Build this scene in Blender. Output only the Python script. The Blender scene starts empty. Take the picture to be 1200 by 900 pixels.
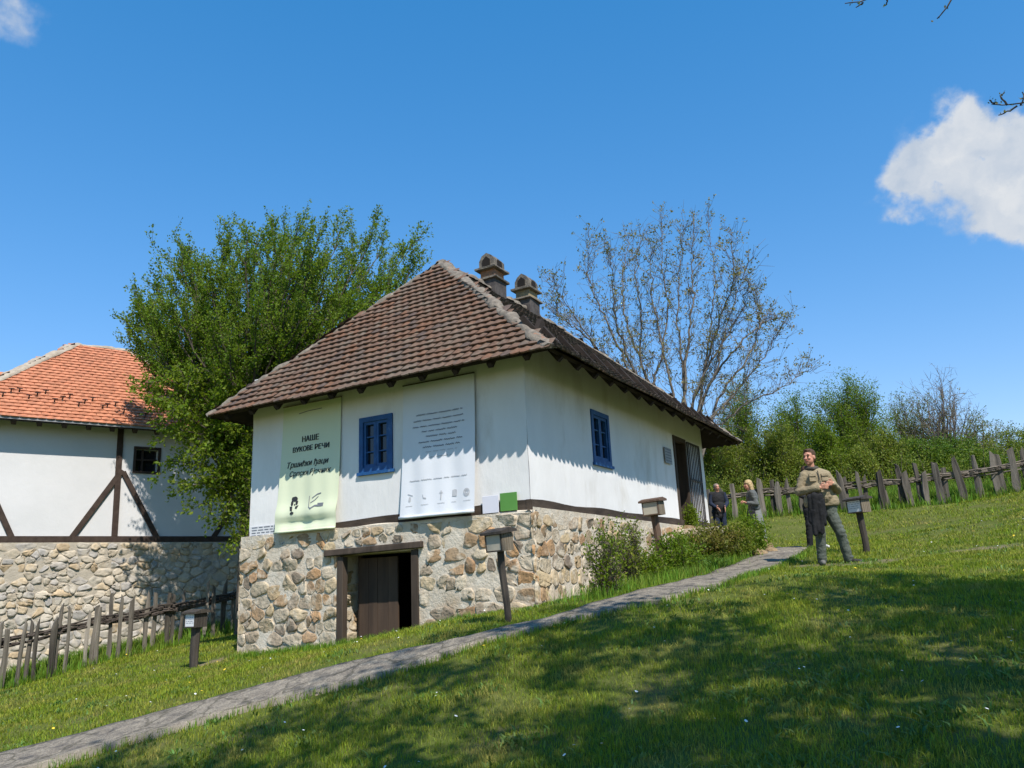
import bpy, bmesh, math, random
import numpy as np
from mathutils import Vector, Matrix
rng = np.random.default_rng(7)
random.seed(7)
SC = bpy.context.scene
COL = SC.collection

# ------------------------------------------------------------------ camera
F, PITCH, ROLL, W0, H0 = 935.15, 0.2456, 0.0442, 1200, 900      # focal length in photo pixels
EYE = np.array([0, 0, 1.6])
_cp, _sp, _cr, _sr = math.cos(PITCH), math.sin(PITCH), math.cos(ROLL), math.sin(ROLL)
_fw = np.array([0, _cp, _sp]); _u = np.array([0, -_sp, _cp]); _r = np.array([1., 0, 0])
CR = _r * _cr - _u * _sr; CU = _u * _cr + _r * _sr
cam_d = bpy.data.cameras.new('camera'); cam = bpy.data.objects.new('camera', cam_d); COL.objects.link(cam)
cam_d.sensor_width = 36; cam_d.lens = 36 * F / W0; cam_d.clip_end = 3000; cam_d.clip_start = 0.05
m = Matrix.Identity(4)
for i in range(3):
    m[i][0] = CR[i]; m[i][1] = CU[i]; m[i][2] = -_fw[i]; m[i][3] = EYE[i]
cam.matrix_world = m
SC.camera = cam

# ------------------------------------------------------------------ sun and sky
SUN_AZ, SUN_EL = math.radians(158), math.radians(51.5)          # azimuth clockwise from +Y
sdir = Vector((math.sin(SUN_AZ) * math.cos(SUN_EL), math.cos(SUN_AZ) * math.cos(SUN_EL), math.sin(SUN_EL)))
sl = bpy.data.lights.new('sun', 'SUN'); so = bpy.data.objects.new('sun', sl); COL.objects.link(so)
sl.energy = 4.9; sl.angle = math.radians(0.53); sl.color = (1.0, 0.94, 0.865)
so.rotation_euler = sdir.to_track_quat('Z', 'Y').to_euler(); so.location = (0, 0, 60)
SC.view_settings.view_transform = 'Standard'; SC.view_settings.look = 'None'
SC.view_settings.exposure = 0.38; SC.view_settings.gamma = 1.0; SC.view_settings.use_curve_mapping = False

def ray(px, py): return _fw + (px - 600) / F * CR - (py - 450) / F * CU
def at(px, py, Y):
    d = ray(px, py); return EYE + d * (Y / d[1])

wd = bpy.data.worlds.new('World'); SC.world = wd; wd.use_nodes = True
def build_world():
    nt = wd.node_tree; N = nt.nodes; L = nt.links
    N.clear()
    out = N.new('ShaderNodeOutputWorld'); bg = N.new('ShaderNodeBackground'); bg.inputs[1].default_value = 0.15
    sky = N.new('ShaderNodeTexSky'); sky.sky_type = 'NISHITA'; sky.sun_disc = False
    sky.sun_elevation = SUN_EL; sky.sun_rotation = SUN_AZ
    sky.altitude = 2000; sky.air_density = 1.5; sky.dust_density = 0.0; sky.ozone_density = 3.0
    hs = N.new('ShaderNodeHueSaturation'); hs.inputs['Saturation'].default_value = 1.4; hs.inputs['Value'].default_value = 1.0
    L.new(sky.outputs[0], hs.inputs['Color'])
    gm = N.new('ShaderNodeGamma'); gm.inputs[1].default_value = 0.7; L.new(hs.outputs[0], gm.inputs[0])
    hs2 = N.new('ShaderNodeHueSaturation'); hs2.inputs['Value'].default_value = 1.36
    tint = N.new('ShaderNodeMix'); tint.data_type = 'RGBA'; tint.blend_type = 'MULTIPLY'; tint.inputs[0].default_value = 1; tint.inputs[7].default_value = (.95, .955, 1.13, 1)
    L.new(gm.outputs[0], tint.inputs[6]); L.new(tint.outputs[2], hs2.inputs['Color']); hs = hs2
    tc = N.new('ShaderNodeTexCoord')
    def math_(op, a, b=None, c=None, clamp=False):
        n = N.new('ShaderNodeMath'); n.operation = op; n.use_clamp = clamp
        for k, v in enumerate((a, b, c)):
            if v is None: continue
            if isinstance(v, (int, float)): n.inputs[k].default_value = v
            else: L.new(v, n.inputs[k])
        return n.outputs[0]
    nz = N.new('ShaderNodeTexNoise'); nz.inputs['Scale'].default_value = 13; nz.inputs['Detail'].default_value = 7; nz.inputs['Roughness'].default_value = 0.6
    L.new(tc.outputs['Generated'], nz.inputs['Vector'])
    warp = N.new('ShaderNodeVectorMath'); warp.operation = 'SCALE'; warp.inputs['Scale'].default_value = 0.085
    sub = N.new('ShaderNodeVectorMath'); sub.operation = 'SUBTRACT'; sub.inputs[1].default_value = (0.5, 0.5, 0.5)
    L.new(nz.outputs['Color'], sub.inputs[0]); L.new(sub.outputs[0], warp.inputs[0])
    add = N.new('ShaderNodeVectorMath'); L.new(tc.outputs['Generated'], add.inputs[0]); L.new(warp.outputs[0], add.inputs[1])
    total = None
    lobes = [(1105, 168, 62, 1.0), (1150, 205, 78, 1.0), (1205, 175, 62, 1.0), (1215, 235, 62, 1.0), (1058, 222, 42, .75), (1085, 205, 50, .7), (1130, 160, 55, .9),
             (1165, 240, 50, .9), (1260, 200, 90, 1.0), (20, -8, 50, .42), (52, 18, 24, .26), (30, 40, 20, .16), (-30, -10, 55, .42)]
    for px, py, r, amp in lobes:
        c = ray(px, py); c = c / np.linalg.norm(c)
        d = N.new('ShaderNodeVectorMath'); d.operation = 'DISTANCE'; L.new(add.outputs[0], d.inputs[0]); d.inputs[1].default_value = tuple(c)
        v = math_('MULTIPLY', math_('SUBTRACT', 1.0, math_('DIVIDE', d.outputs['Value'], r / F), None, True), amp * 1.05)
        total = v if total is None else math_('ADD', total, v)
    n2 = N.new('ShaderNodeTexNoise'); n2.inputs['Scale'].default_value = 30; n2.inputs['Detail'].default_value = 6
    L.new(tc.outputs['Generated'], n2.inputs['Vector'])
    dens = math_('MULTIPLY', total, math_('ADD', math_('MULTIPLY', n2.outputs['Fac'], 2.6), -0.55))
    mask = N.new('ShaderNodeMapRange'); mask.interpolation_type = 'SMOOTHSTEP'
    mask.inputs['From Min'].default_value = 0.12; mask.inputs['From Max'].default_value = .8
    L.new(dens, mask.inputs['Value'])
    # denser parts of the cloud are whiter, thin veils bluish grey
    n3 = N.new('ShaderNodeTexNoise'); n3.inputs['Scale'].default_value = 22; n3.inputs['Detail'].default_value = 5; L.new(add.outputs[0], n3.inputs['Vector'])
    cr = N.new('ShaderNodeValToRGB'); cr.color_ramp.elements[0].position = .3; cr.color_ramp.elements[1].position = .75
    cr.color_ramp.elements[0].color = (2.5, 2.95, 3.6, 1); cr.color_ramp.elements[1].color = (3.85, 4.0, 4.2, 1)
    L.new(n3.outputs['Fac'], cr.inputs[0])
    mx = N.new('ShaderNodeMix'); mx.data_type = 'RGBA'; L.new(mask.outputs[0], mx.inputs[0]); L.new(hs.outputs[0], mx.inputs[6]); L.new(cr.outputs[0], mx.inputs[7])
    L.new(mx.outputs[2], bg.inputs[0]); L.new(bg.outputs[0], out.inputs[0])
build_world()

# ------------------------------------------------------------------ helpers
def V(*a): return np.array(a, float)
def unit(v): v = np.asarray(v, float); return v / (np.linalg.norm(v) + 1e-12)
UP = V(0, 0, 1)

def hash3(ix, iy, iz, s=0):
    n = (ix * 374761393 + iy * 668265263 + iz * 1274126177 + s * 974634631) & 0xffffffff
    n = ((n ^ (n >> 13)) * 1274126177) & 0xffffffff
    return ((n ^ (n >> 16)) & 0xffff) / 65535.0
def vnoise(p, scale=1.0, seed=0, octaves=3):
    p = np.asarray(p, float) * scale; tot = 0; amp = 1; nrm = 0
    for o in range(octaves):
        i = np.floor(p).astype(np.int64); f = p - i; f = f * f * (3 - 2 * f); r = 0
        for dx in (0, 1):
            for dy in (0, 1):
                for dz in (0, 1):
                    w = (f[..., 0] if dx else 1 - f[..., 0]) * (f[..., 1] if dy else 1 - f[..., 1]) * (f[..., 2] if dz else 1 - f[..., 2])
                    r = r + w * hash3(i[..., 0] + dx, i[..., 1] + dy, i[..., 2] + dz, seed + o)
        tot = tot + amp * (r - .5); nrm += amp; amp *= .5; p = p * 2.03
    return tot / nrm * 2

def tag(o, label=None, cat=None, group=None, kind=None):
    if label: o['label'] = label
    if cat: o['category'] = cat
    if group: o['group'] = group
    if kind: o['kind'] = kind
    return o
def root_loc(o):
    while o.parent: o = o.parent
    return np.array(o.location)
def thing(name, label, cat, loc, group=None):
    o = bpy.data.objects.new(name, None); COL.objects.link(o); o.location = tuple(loc); o.empty_display_size = .1
    return tag(o, label, cat, group)

def raw_mesh(name, verts, faces, mats, smooth=False, midx=None):
    me = bpy.data.meshes.new(name)
    verts = np.asarray(verts, np.float32)
    me.vertices.add(len(verts)); me.vertices.foreach_set('co', verts.ravel())
    if isinstance(faces, np.ndarray):
        n, k = faces.shape; loops = faces.ravel(); starts = np.arange(0, n * k, k); 
    else:
        lens = np.array([len(f) for f in faces], np.int64); loops = np.fromiter((i for f in faces for i in f), np.int64)
        starts = np.concatenate([[0], np.cumsum(lens)[:-1]]) if len(lens) else np.zeros(0, np.int64); n = len(lens)
    me.loops.add(len(loops)); me.loops.foreach_set('vertex_index', loops.astype(np.int32))
    me.polygons.add(n); me.polygons.foreach_set('loop_start', starts.astype(np.int32))
    for mm in (mats if isinstance(mats, (list, tuple)) else [mats]): me.materials.append(mm)
    if midx is not None: me.polygons.foreach_set('material_index', np.asarray(midx, np.int32))
    me.polygons.foreach_set('use_smooth', np.full(n, bool(smooth)))
    me.update(calc_edges=True); me.validate()
    return me
def add_obj(name, me, parent=None, loc=None):
    o = bpy.data.objects.new(name, me); COL.objects.link(o)
    if parent is not None: o.parent = parent
    if loc is not None: o.location = tuple(loc)
    return o

class MB:
    """collects world-space geometry for ONE mesh object"""
    def __init__(s): s.v = []; s.f = []; s.n = 0
    def add(s, verts, faces):
        verts = np.asarray(verts, float).reshape(-1, 3)
        s.v.append(verts); k = s.n
        s.f += [tuple(int(i) + k for i in f) for f in faces]; s.n += len(verts); return s
    def obox(s, o, ex, ey, ez, jit=0):
        """box: corner o and three edge vectors"""
        o, ex, ey, ez = map(np.asarray, (o, ex, ey, ez))
        vs = np.array([o + a * ex + b * ey + c * ez for c in (0, 1) for b in (0, 1) for a in (0, 1)], float)
        if jit: vs += rng.uniform(-jit, jit, vs.shape)
        fs = [(0, 2, 3, 1), (4, 5, 7, 6), (0, 1, 5, 4), (2, 6, 7, 3), (0, 4, 6, 2), (1, 3, 7, 5)]
        if np.dot(np.cross(ex, ey), ez) < 0: fs = [f[::-1] for f in fs]
        return s.add(vs, fs)
    def bar(s, a, b, w, h, up=UP, jit=0):
        a, b = np.asarray(a, float), np.asarray(b, float); d = b - a
        x = np.cross(unit(d), up); x = unit(x) if np.linalg.norm(x) > 1e-4 else V(1, 0, 0); z = np.cross(x, unit(d))
        return s.obox(a - x * w / 2 - z * h / 2, x * w, d, z * h, jit)
    def tube(s, pts, rad, n=6, cap=True):
        pts = np.asarray(pts, float); m_ = len(pts); rad = np.broadcast_to(np.asarray(rad, float), (m_,))
        t = np.gradient(pts, axis=0); t /= np.linalg.norm(t, axis=1)[:, None] + 1e-12
        ref = V(0.31, 0.95, 0.05) if abs(t[0][2]) > .7 else UP
        a = np.cross(t, ref); a /= np.linalg.norm(a, axis=1)[:, None] + 1e-12; b = np.cross(t, a)
        th = np.linspace(0, 2 * math.pi, n, endpoint=False)
        ring = pts[:, None, :] + rad[:, None, None] * (np.cos(th)[None, :, None] * a[:, None, :] + np.sin(th)[None, :, None] * b[:, None, :])
        fs = [(i * n + j, i * n + (j + 1) % n, (i + 1) * n + (j + 1) % n, (i + 1) * n + j) for i in range(m_ - 1) for j in range(n)]
        if cap: fs += [tuple(range(n))[::-1], tuple((m_ - 1) * n + j for j in range(n))]
        return s.add(ring.reshape(-1, 3), fs)
    def prism(s, poly, thick):
        """poly: list of 3D points (planar), thick: vector"""
        p = np.asarray(poly, float); n = len(p)
        return s.add(np.vstack([p, p + np.asarray(thick)]), [tuple(range(n))[::-1], tuple(range(n, 2 * n))] + [(i, (i + 1) % n, n + (i + 1) % n, n + i) for i in range(n)])
    def build(s, name, mat_, parent=None, smooth=False, label=None, base=None, recalc=True, bevel=0):
        v = np.vstack(s.v)
        off = root_loc(parent) if parent is not None else (np.asarray(base, float) if base is not None else np.array([v[:, 0].mean(), v[:, 1].mean(), v[:, 2].min()]))
        me = raw_mesh(name, v - off, s.f, mat_, smooth)
        if recalc or bevel:
            bm = bmesh.new(); bm.from_mesh(me)
            if bevel: bmesh.ops.bevel(bm, geom=bm.edges[:], offset=bevel, segments=1, affect='EDGES', clamp_overlap=True)
            bmesh.ops.recalc_face_normals(bm, faces=bm.faces[:]); bm.to_mesh(me); bm.free()
        o = add_obj(name, me, parent, None if parent is not None else off)
        if label: o['label'] = label
        return o

# ------------------------------------------------------------------ materials
def rgb(c): return (c[0], c[1], c[2], 1)
def mat(name, c1, c2=None, rough=.85, nscale=3.0, detail=6, island=None, bump=0, bscale=40, stretch=(1, 1, 1), spec=.25,
        c3=None, c3scale=1.0, c3lo=.55, c3hi=.7, trans=0, ihue=0, bdetail=5, lo=.35, hi=.65, coat=0, objrand=None):
    """noise mix of c1/c2, blotches of c3, per-island brightness (island=(lo,hi)), bump, optional leaf translucency"""
    mt = bpy.data.materials.new(name); mt.use_nodes = True; nt = mt.node_tree; N = nt.nodes; L = nt.links
    b = N['Principled BSDF']; b.inputs['Roughness'].default_value = rough; b.inputs['Specular IOR Level'].default_value = spec
    if coat: b.inputs['Coat Weight'].default_value = coat
    tc = N.new('ShaderNodeTexCoord'); mp = N.new('ShaderNodeMapping'); mp.inputs['Scale'].default_value = stretch
    L.new(tc.outputs['Object'], mp.inputs[0]); vec = mp.outputs[0]
    def noise(scale, det, rough_=.6):
        n = N.new('ShaderNodeTexNoise'); n.inputs['Scale'].default_value = scale; n.inputs['Detail'].default_value = det; n.inputs['Roughness'].default_value = rough_
        L.new(vec, n.inputs['Vector']); return n.outputs['Fac']
    def mapr(x, a, c, d=0., e=1.):
        n = N.new('ShaderNodeMapRange'); n.inputs[1].default_value = a; n.inputs[2].default_value = c; n.inputs[3].default_value = d; n.inputs[4].default_value = e
        L.new(x, n.inputs[0]); return n.outputs[0]
    def mix(f, a, c, bt='MIX'):
        n = N.new('ShaderNodeMix'); n.data_type = 'RGBA'; n.blend_type = bt
        for k, x in ((0, f), (6, a), (7, c)):
            if isinstance(x, (int, float)): n.inputs[k].default_value = x
            elif isinstance(x, tuple): n.inputs[k].default_value = rgb(x)
            else: L.new(x, n.inputs[k])
        return n.outputs[2]
    col = tuple(c1)
    if c2 is not None: col = mix(mapr(noise(nscale, detail), lo, hi), tuple(c1), tuple(c2))
    if c3 is not None: col = mix(mapr(noise(c3scale, 5), c3lo, c3hi), col, tuple(c3))
    if objrand:
        oi = N.new('ShaderNodeObjectInfo'); col = mix(1.0, col, mapr(oi.outputs['Random'], 0, 1, objrand[0], objrand[1]), 'MULTIPLY')
    if island or ihue:
        g = N.new('ShaderNodeNewGeometry'); ri = g.outputs['Random Per Island']
        hs = N.new('ShaderNodeHueSaturation')
        if isinstance(col, tuple): hs.inputs['Color'].default_value = rgb(col)
        else: L.new(col, hs.inputs['Color'])
        if island: L.new(mapr(ri, 0, 1, island[0], island[1]), hs.inputs['Value'])
        if ihue:
            w = N.new('ShaderNodeMath'); w.operation = 'MULTIPLY'; w.inputs[1].default_value = 7.31; L.new(ri, w.inputs[0])
            fr = N.new('ShaderNodeMath'); fr.operation = 'FRACT'; L.new(w.outputs[0], fr.inputs[0])
            L.new(mapr(fr.outputs[0], 0, 1, .5 - ihue, .5 + ihue), hs.inputs['Hue'])
        col = hs.outputs[0]
    if isinstance(col, tuple): b.inputs['Base Color'].default_value = rgb(col)
    else: L.new(col, b.inputs['Base Color'])
    if bump:
        bp = N.new('ShaderNodeBump'); bp.inputs['Strength'].default_value = 1.0; bp.inputs['Distance'].default_value = bump
        L.new(noise(bscale, bdetail, .65), bp.inputs['Height']); L.new(bp.outputs[0], b.inputs['Normal'])
    if trans:
        tr = N.new('ShaderNodeBsdfTranslucent')
        tint = mix(.35, col, (.35, .5, .02), 'MIX') if not isinstance(col, tuple) else None
        if tint is None: tr.inputs[0].default_value = rgb(col)
        else: L.new(tint, tr.inputs[0])
        ms = N.new('ShaderNodeMixShader'); ms.inputs[0].default_value = trans
        L.new(b.outputs[0], ms.inputs[1]); L.new(tr.outputs[0], ms.inputs[2]); L.new(ms.outputs[0], N['Material Output'].inputs[0])
    return mt

def ramp_island_mat(name, cols, rough=.85, bump=0.004, bscale=30, nscale=14, spec=.2, dirt=None, moss=None, smear=0):
    """each island picks one colour of a constant ramp; used for stones and tiles"""
    mt = bpy.data.materials.new(name); mt.use_nodes = True; nt = mt.node_tree; N = nt.nodes; L = nt.links
    b = N['Principled BSDF']; b.inputs['Roughness'].default_value = rough; b.inputs['Specular IOR Level'].default_value = spec
    g = N.new('ShaderNodeNewGeometry'); r = N.new('ShaderNodeValToRGB'); r.color_ramp.interpolation = 'CONSTANT'
    els = r.color_ramp.elements
    while len(els) < len(cols): els.new(0.5)
    for i, c in enumerate(cols): els[i].position = i / len(cols); els[i].color = rgb(c)
    L.new(g.outputs['Random Per Island'], r.inputs[0]); col = r.outputs[0]
    tc = N.new('ShaderNodeTexCoord')
    n = N.new('ShaderNodeTexNoise'); n.inputs['Scale'].default_value = nscale; n.inputs['Detail'].default_value = 6; n.inputs['Roughness'].default_value = .65
    L.new(tc.outputs['Object'], n.inputs['Vector'])
    mr = N.new('ShaderNodeMapRange'); mr.inputs[1].default_value = .3; mr.inputs[2].default_value = .7; mr.inputs[3].default_value = .62; mr.inputs[4].default_value = 1.25
    L.new(n.outputs['Fac'], mr.inputs[0])
    mul = N.new('ShaderNodeMix'); mul.data_type = 'RGBA'; mul.blend_type = 'MULTIPLY'; mul.inputs[0].default_value = 1
    L.new(col, mul.inputs[6]); L.new(mr.outputs[0], mul.inputs[7]); col = mul.outputs[2]
    for spot, sc_, lo, hi in ((dirt, 1.3, .5, .68), (moss, 4.2 if smear else 5.0, .53 if smear else .56, .63 if smear else .66)):
        if spot:
            n2 = N.new('ShaderNodeTexNoise'); n2.inputs['Scale'].default_value = sc_; n2.inputs['Detail'].default_value = 5; L.new(tc.outputs['Object'], n2.inputs['Vector'])
            m2 = N.new('ShaderNodeMapRange'); m2.inputs[1].default_value = lo; m2.inputs[2].default_value = hi; m2.inputs[4].default_value = .75; L.new(n2.outputs['Fac'], m2.inputs[0])
            mx = N.new('ShaderNodeMix'); mx.data_type = 'RGBA'; L.new(m2.outputs[0], mx.inputs[0]); L.new(col, mx.inputs[6]); mx.inputs[7].default_value = rgb(spot); col = mx.outputs[2]
    L.new(col, b.inputs['Base Color'])
    if bump:
        n3 = N.new('ShaderNodeTexNoise'); n3.inputs['Scale'].default_value = bscale; n3.inputs['Detail'].default_value = 6; L.new(tc.outputs['Object'], n3.inputs['Vector'])
        bp = N.new('ShaderNodeBump'); bp.inputs['Distance'].default_value = bump; L.new(n3.outputs['Fac'], bp.inputs['Height']); L.new(bp.outputs[0], b.inputs['Normal'])
    return mt

MT = {}
MT['plaster'] = mat('limewash', (.735, .725, .705), (.685, .675, .655), rough=.93, nscale=2.2, bump=.007, bscale=8, stretch=(1, 1, .4), c3=(.53, .50, .445), c3scale=1.9, c3lo=.52, c3hi=.84, spec=.1)
MT['plaster_far'] = mat('white_render', (.62, .61, .60), (.575, .57, .56), rough=.93, nscale=1.2, bump=.004, bscale=12, spec=.1)
MT['old_wood'] = mat('dark_old_wood', (.035, .026, .019), (.075, .056, .042), rough=.85, nscale=6, stretch=(1, 1, .12), bump=.003, bscale=30)
MT['beam_wood'] = mat('beam_wood', (.035, .026, .02), (.075, .056, .042), rough=.88, nscale=7, stretch=(.25, .25, 1), bump=.008, bscale=26)
MT['timber'] = mat('stained_timber', (.035, .022, .016), (.06, .04, .03), rough=.7, nscale=8, bump=.003)
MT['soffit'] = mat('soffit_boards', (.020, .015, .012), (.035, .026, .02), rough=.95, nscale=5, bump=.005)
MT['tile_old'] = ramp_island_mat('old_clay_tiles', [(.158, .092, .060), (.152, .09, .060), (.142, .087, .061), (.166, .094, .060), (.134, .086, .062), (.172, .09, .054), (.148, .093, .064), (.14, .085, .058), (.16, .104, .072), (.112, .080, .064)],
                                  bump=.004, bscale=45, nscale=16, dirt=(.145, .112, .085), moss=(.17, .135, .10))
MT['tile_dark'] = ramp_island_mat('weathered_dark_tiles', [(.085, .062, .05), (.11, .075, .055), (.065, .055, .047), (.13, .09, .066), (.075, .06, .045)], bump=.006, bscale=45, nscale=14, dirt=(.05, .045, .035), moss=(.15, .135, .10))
MT['tile_new'] = ramp_island_mat('orange_clay_tiles', [(.49, .195, .105), (.475, .19, .102), (.50, .205, .112), (.46, .185, .10), (.485, .20, .108), (.44, .18, .10)], bump=.002, bscale=40, nscale=8)
MT['mortar_cap'] = mat('ridge_mortar', (.25, .215, .17), (.13, .112, .09), rough=.95, nscale=9, bump=.03, bscale=14, c3=(.27, .14, .085), c3scale=4, c3lo=.60, c3hi=.68)
MT['mortar'] = mat('lime_mortar', (.60, .545, .45), (.50, .43, .33), rough=.95, nscale=3.5, bump=.022, bscale=16, c3=(.40, .29, .18), c3scale=1.1, c3lo=.52, c3hi=.75)
MT['stone'] = ramp_island_mat('rubble_stone', [(.42, .31, .18), (.33, .225, .13), (.48, .40, .28), (.50, .42, .31), (.42, .255, .13), (.52, .45, .34), (.36, .29, .21), (.32, .20, .11), (.46, .36, .22), (.22, .175, .13), (.50, .40, .26), (.43, .36, .26)],
                              bump=.03, bscale=13, nscale=9, dirt=(.29, .23, .16), moss=(.56, .49, .38), smear=1)
MT['stone_pale'] = ramp_island_mat('pale_rubble_stone', [(.44, .375, .28), (.40, .36, .30), (.48, .385, .26), (.36, .335, .30), (.46, .41, .33), (.45, .345, .22), (.40, .365, .32), (.50, .43, .33)], bump=.015, bscale=14, nscale=6, moss=(.47, .42, .34), smear=1)
MT['mortar_pale'] = mat('pale_mortar', (.44, .385, .30), (.34, .30, .24), rough=.95, nscale=4, bump=.015, bscale=18)
MT['blue'] = mat('blue_paint', (.014, .066, .19), (.02, .095, .26), rough=.5, nscale=9, bump=.002, bscale=60, c3=(.10, .17, .30), c3scale=9, c3lo=.62, c3hi=.72)
MT['glass'] = mat('window_glass', (.012, .014, .018), rough=.06, spec=.6)
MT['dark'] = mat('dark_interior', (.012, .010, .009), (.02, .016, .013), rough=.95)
MT['iron'] = mat('iron', (.035, .033, .033), (.06, .05, .045), rough=.6, nscale=20)
MT['grey_wood'] = mat('weathered_wood', (.27, .235, .19), (.13, .112, .09), rough=.92, nscale=11, stretch=(1, 1, .10), bump=.014, bscale=34, objrand=(.38, 1.15), c3=(.07, .06, .05), c3scale=5, c3lo=.55, c3hi=.7)
MT['withy'] = mat('withy', (.13, .105, .08), (.19, .16, .125), rough=.92, nscale=12, bump=.004, island=(.45, 1.3))
MT['withy_dark'] = mat('dark_withy', (.055, .043, .035), (.10, .08, .065), rough=.9, nscale=12, bump=.004, island=(.5, 1.3))
MT['sign_wood'] = mat('sign_wood', (.14, .11, .075), (.21, .175, .125), rough=.8, nscale=8, stretch=(3, 3, .3), bump=.004)
MT['sign_dark'] = mat('sign_post_wood', (.035, .03, .026), (.07, .058, .046), rough=.8, nscale=8, stretch=(3, 3, .3), bump=.004)
MT['sign_brown'] = mat('brown_post_wood', (.085, .052, .035), (.13, .085, .06), rough=.8, nscale=8, stretch=(3, 3, .3), bump=.004)
MT['paper'] = mat('paper', (.68, .68, .68), (.62, .62, .63), rough=.6, nscale=3)
MT['old_paper'] = mat('faded_paper', (.46, .42, .33), (.38, .34, .27), rough=.6, nscale=4)
MT['ink'] = mat('ink', (.03, .032, .035), rough=.7)
MT['faint_ink'] = mat('faint_ink', (.16, .17, .20), rough=.7)
MT['pale_ink'] = mat('pale_ink', (.42, .43, .45), rough=.7)
MT['banner_green'] = mat('yellowish_banner', (.635, .675, .485), (.615, .66, .465), rough=.55, nscale=1.5, bump=.003, bscale=3)
MT['banner_white'] = mat('white_banner', (.66, .68, .71), (.63, .65, .68), rough=.5, nscale=1.5, bump=.003, bscale=3)
MT['board_green'] = mat('green_board', (.09, .24, .05), (.105, .27, .06), rough=.5)
MT['board_lilac'] = mat('white_board', (.66, .66, .72), (.62, .62, .68), rough=.5)
MT['brick'] = mat('chimney_brick', (.40, .17, .075), (.22, .13, .085), rough=.9, nscale=9, bump=.01, bscale=30)
MT['chimney_tan'] = mat('chimney_tan', (.33, .24, .12), (.22, .18, .12), rough=.9, nscale=9, bump=.01, bscale=30)
MT['soot'] = mat('sooty_plaster', (.055, .048, .046), (.10, .088, .08), rough=.95, nscale=6, bump=.012, bscale=18)
MT['cap_tile'] = mat('chimney_cap_tile', (.19, .165, .13), (.08, .07, .06), rough=.95, nscale=9, bump=.012, bscale=25, island=(.6, 1.3))
MT['bark'] = mat('bark', (.075, .06, .045), (.12, .10, .078), rough=.95, nscale=8, stretch=(1, 1, .3), bump=.015, bscale=22)
MT['bark_grey'] = mat('grey_bark', (.12, .10, .082), (.19, .165, .135), rough=.95, nscale=8, bump=.01, bscale=22)
MT['leaf'] = mat('spring_leaf', (.145, .215, .014), (.10, .17, .012), rough=.55, nscale=.9, island=(.65, 1.35), ihue=.022, trans=.45)
MT['leaf_yellow'] = mat('young_leaf', (.155, .215, .013), (.11, .175, .012), rough=.55, nscale=.9, island=(.65, 1.3), ihue=.02, trans=.45)
MT['leaf_dark'] = mat('deep_leaf', (.08, .15, .015), (.105, .17, .015), rough=.5, nscale=.9, island=(.6, 1.35), ihue=.02, trans=.35)
MT['leaf_olive'] = mat('olive_leaf', (.185, .215, .026), (.13, .17, .02), rough=.55, nscale=.6, island=(.6, 1.35), ihue=.025, trans=.4)
MT['leaf_bud'] = mat('opening_buds', (.26, .215, .10), (.17, .16, .055), rough=.7, nscale=2, island=(.6, 1.3), ihue=.02, trans=.3)
MT['leaf_red'] = mat('reddish_new_leaf', (.17, .125, .03), (.13, .165, .022), rough=.5, nscale=3, island=(.6, 1.3), ihue=.02, trans=.35)
MT['grass_leaf'] = mat('lily_leaf', (.10, .18, .045), (.07, .15, .03), rough=.5, nscale=3, island=(.7, 1.3), trans=.3)
MT['skin'] = mat('skin', (.52, .26, .175), (.47, .22, .145), rough=.55, nscale=18, spec=.35)
MT['lips'] = mat('lips', (.34, .10, .08), rough=.5)
MT['eye'] = mat('eye', (.02, .016, .014), rough=.3)
MT['hair_brown'] = mat('brown_hair', (.05, .028, .016), (.10, .055, .03), rough=.6, nscale=40, bump=.006, bscale=60)
MT['hair_blond'] = mat('blond_hair', (.50, .37, .19), (.36, .25, .12), rough=.5, nscale=40, bump=.006, bscale=60)
MT['hair_grey'] = mat('thin_grey_hair', (.16, .11, .085), (.24, .19, .16), rough=.6, nscale=40, bump=.004, bscale=60)
MT['khaki'] = mat('khaki_jacket', (.275, .225, .14), (.22, .175, .11), rough=.85, nscale=5, bump=.03, bscale=8, bdetail=3)
MT['grey_trousers'] = mat('grey_green_trousers', (.10, .115, .095), (.075, .085, .072), rough=.85, nscale=5, bump=.025, bscale=9, bdetail=3)
MT['black_cloth'] = mat('black_cloth', (.010, .010, .011), (.018, .018, .02), rough=.8, nscale=6, bump=.012, bscale=12)
MT['navy_cloth'] = mat('navy_cloth', (.010, .016, .035), (.018, .026, .05), rough=.8, nscale=6, bump=.012, bscale=12)
MT['grey_cloth'] = mat('grey_coat', (.115, .12, .115), (.085, .09, .088), rough=.85, nscale=6, bump=.014, bscale=12)
MT['collar'] = mat('dark_collar', (.05, .045, .035), (.08, .07, .055), rough=.85)
MT['shoe'] = mat('shoe_leather', (.022, .02, .018), (.04, .036, .03), rough=.55)
MT['shoe_grey'] = mat('grey_shoe', (.17, .165, .15), (.11, .105, .095), rough=.7)
MT['shoe_white'] = mat('white_shoe', (.55, .53, .5), rough=.7)
MT['metal'] = mat('dull_metal', (.30, .30, .30), (.22, .22, .22), rough=.4)
MT['field_stone'] = ramp_island_mat('field_stone', [(.20, .165, .12), (.25, .195, .125), (.15, .13, .105), (.27, .19, .105)], bump=.02, bscale=12, nscale=8)

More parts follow.
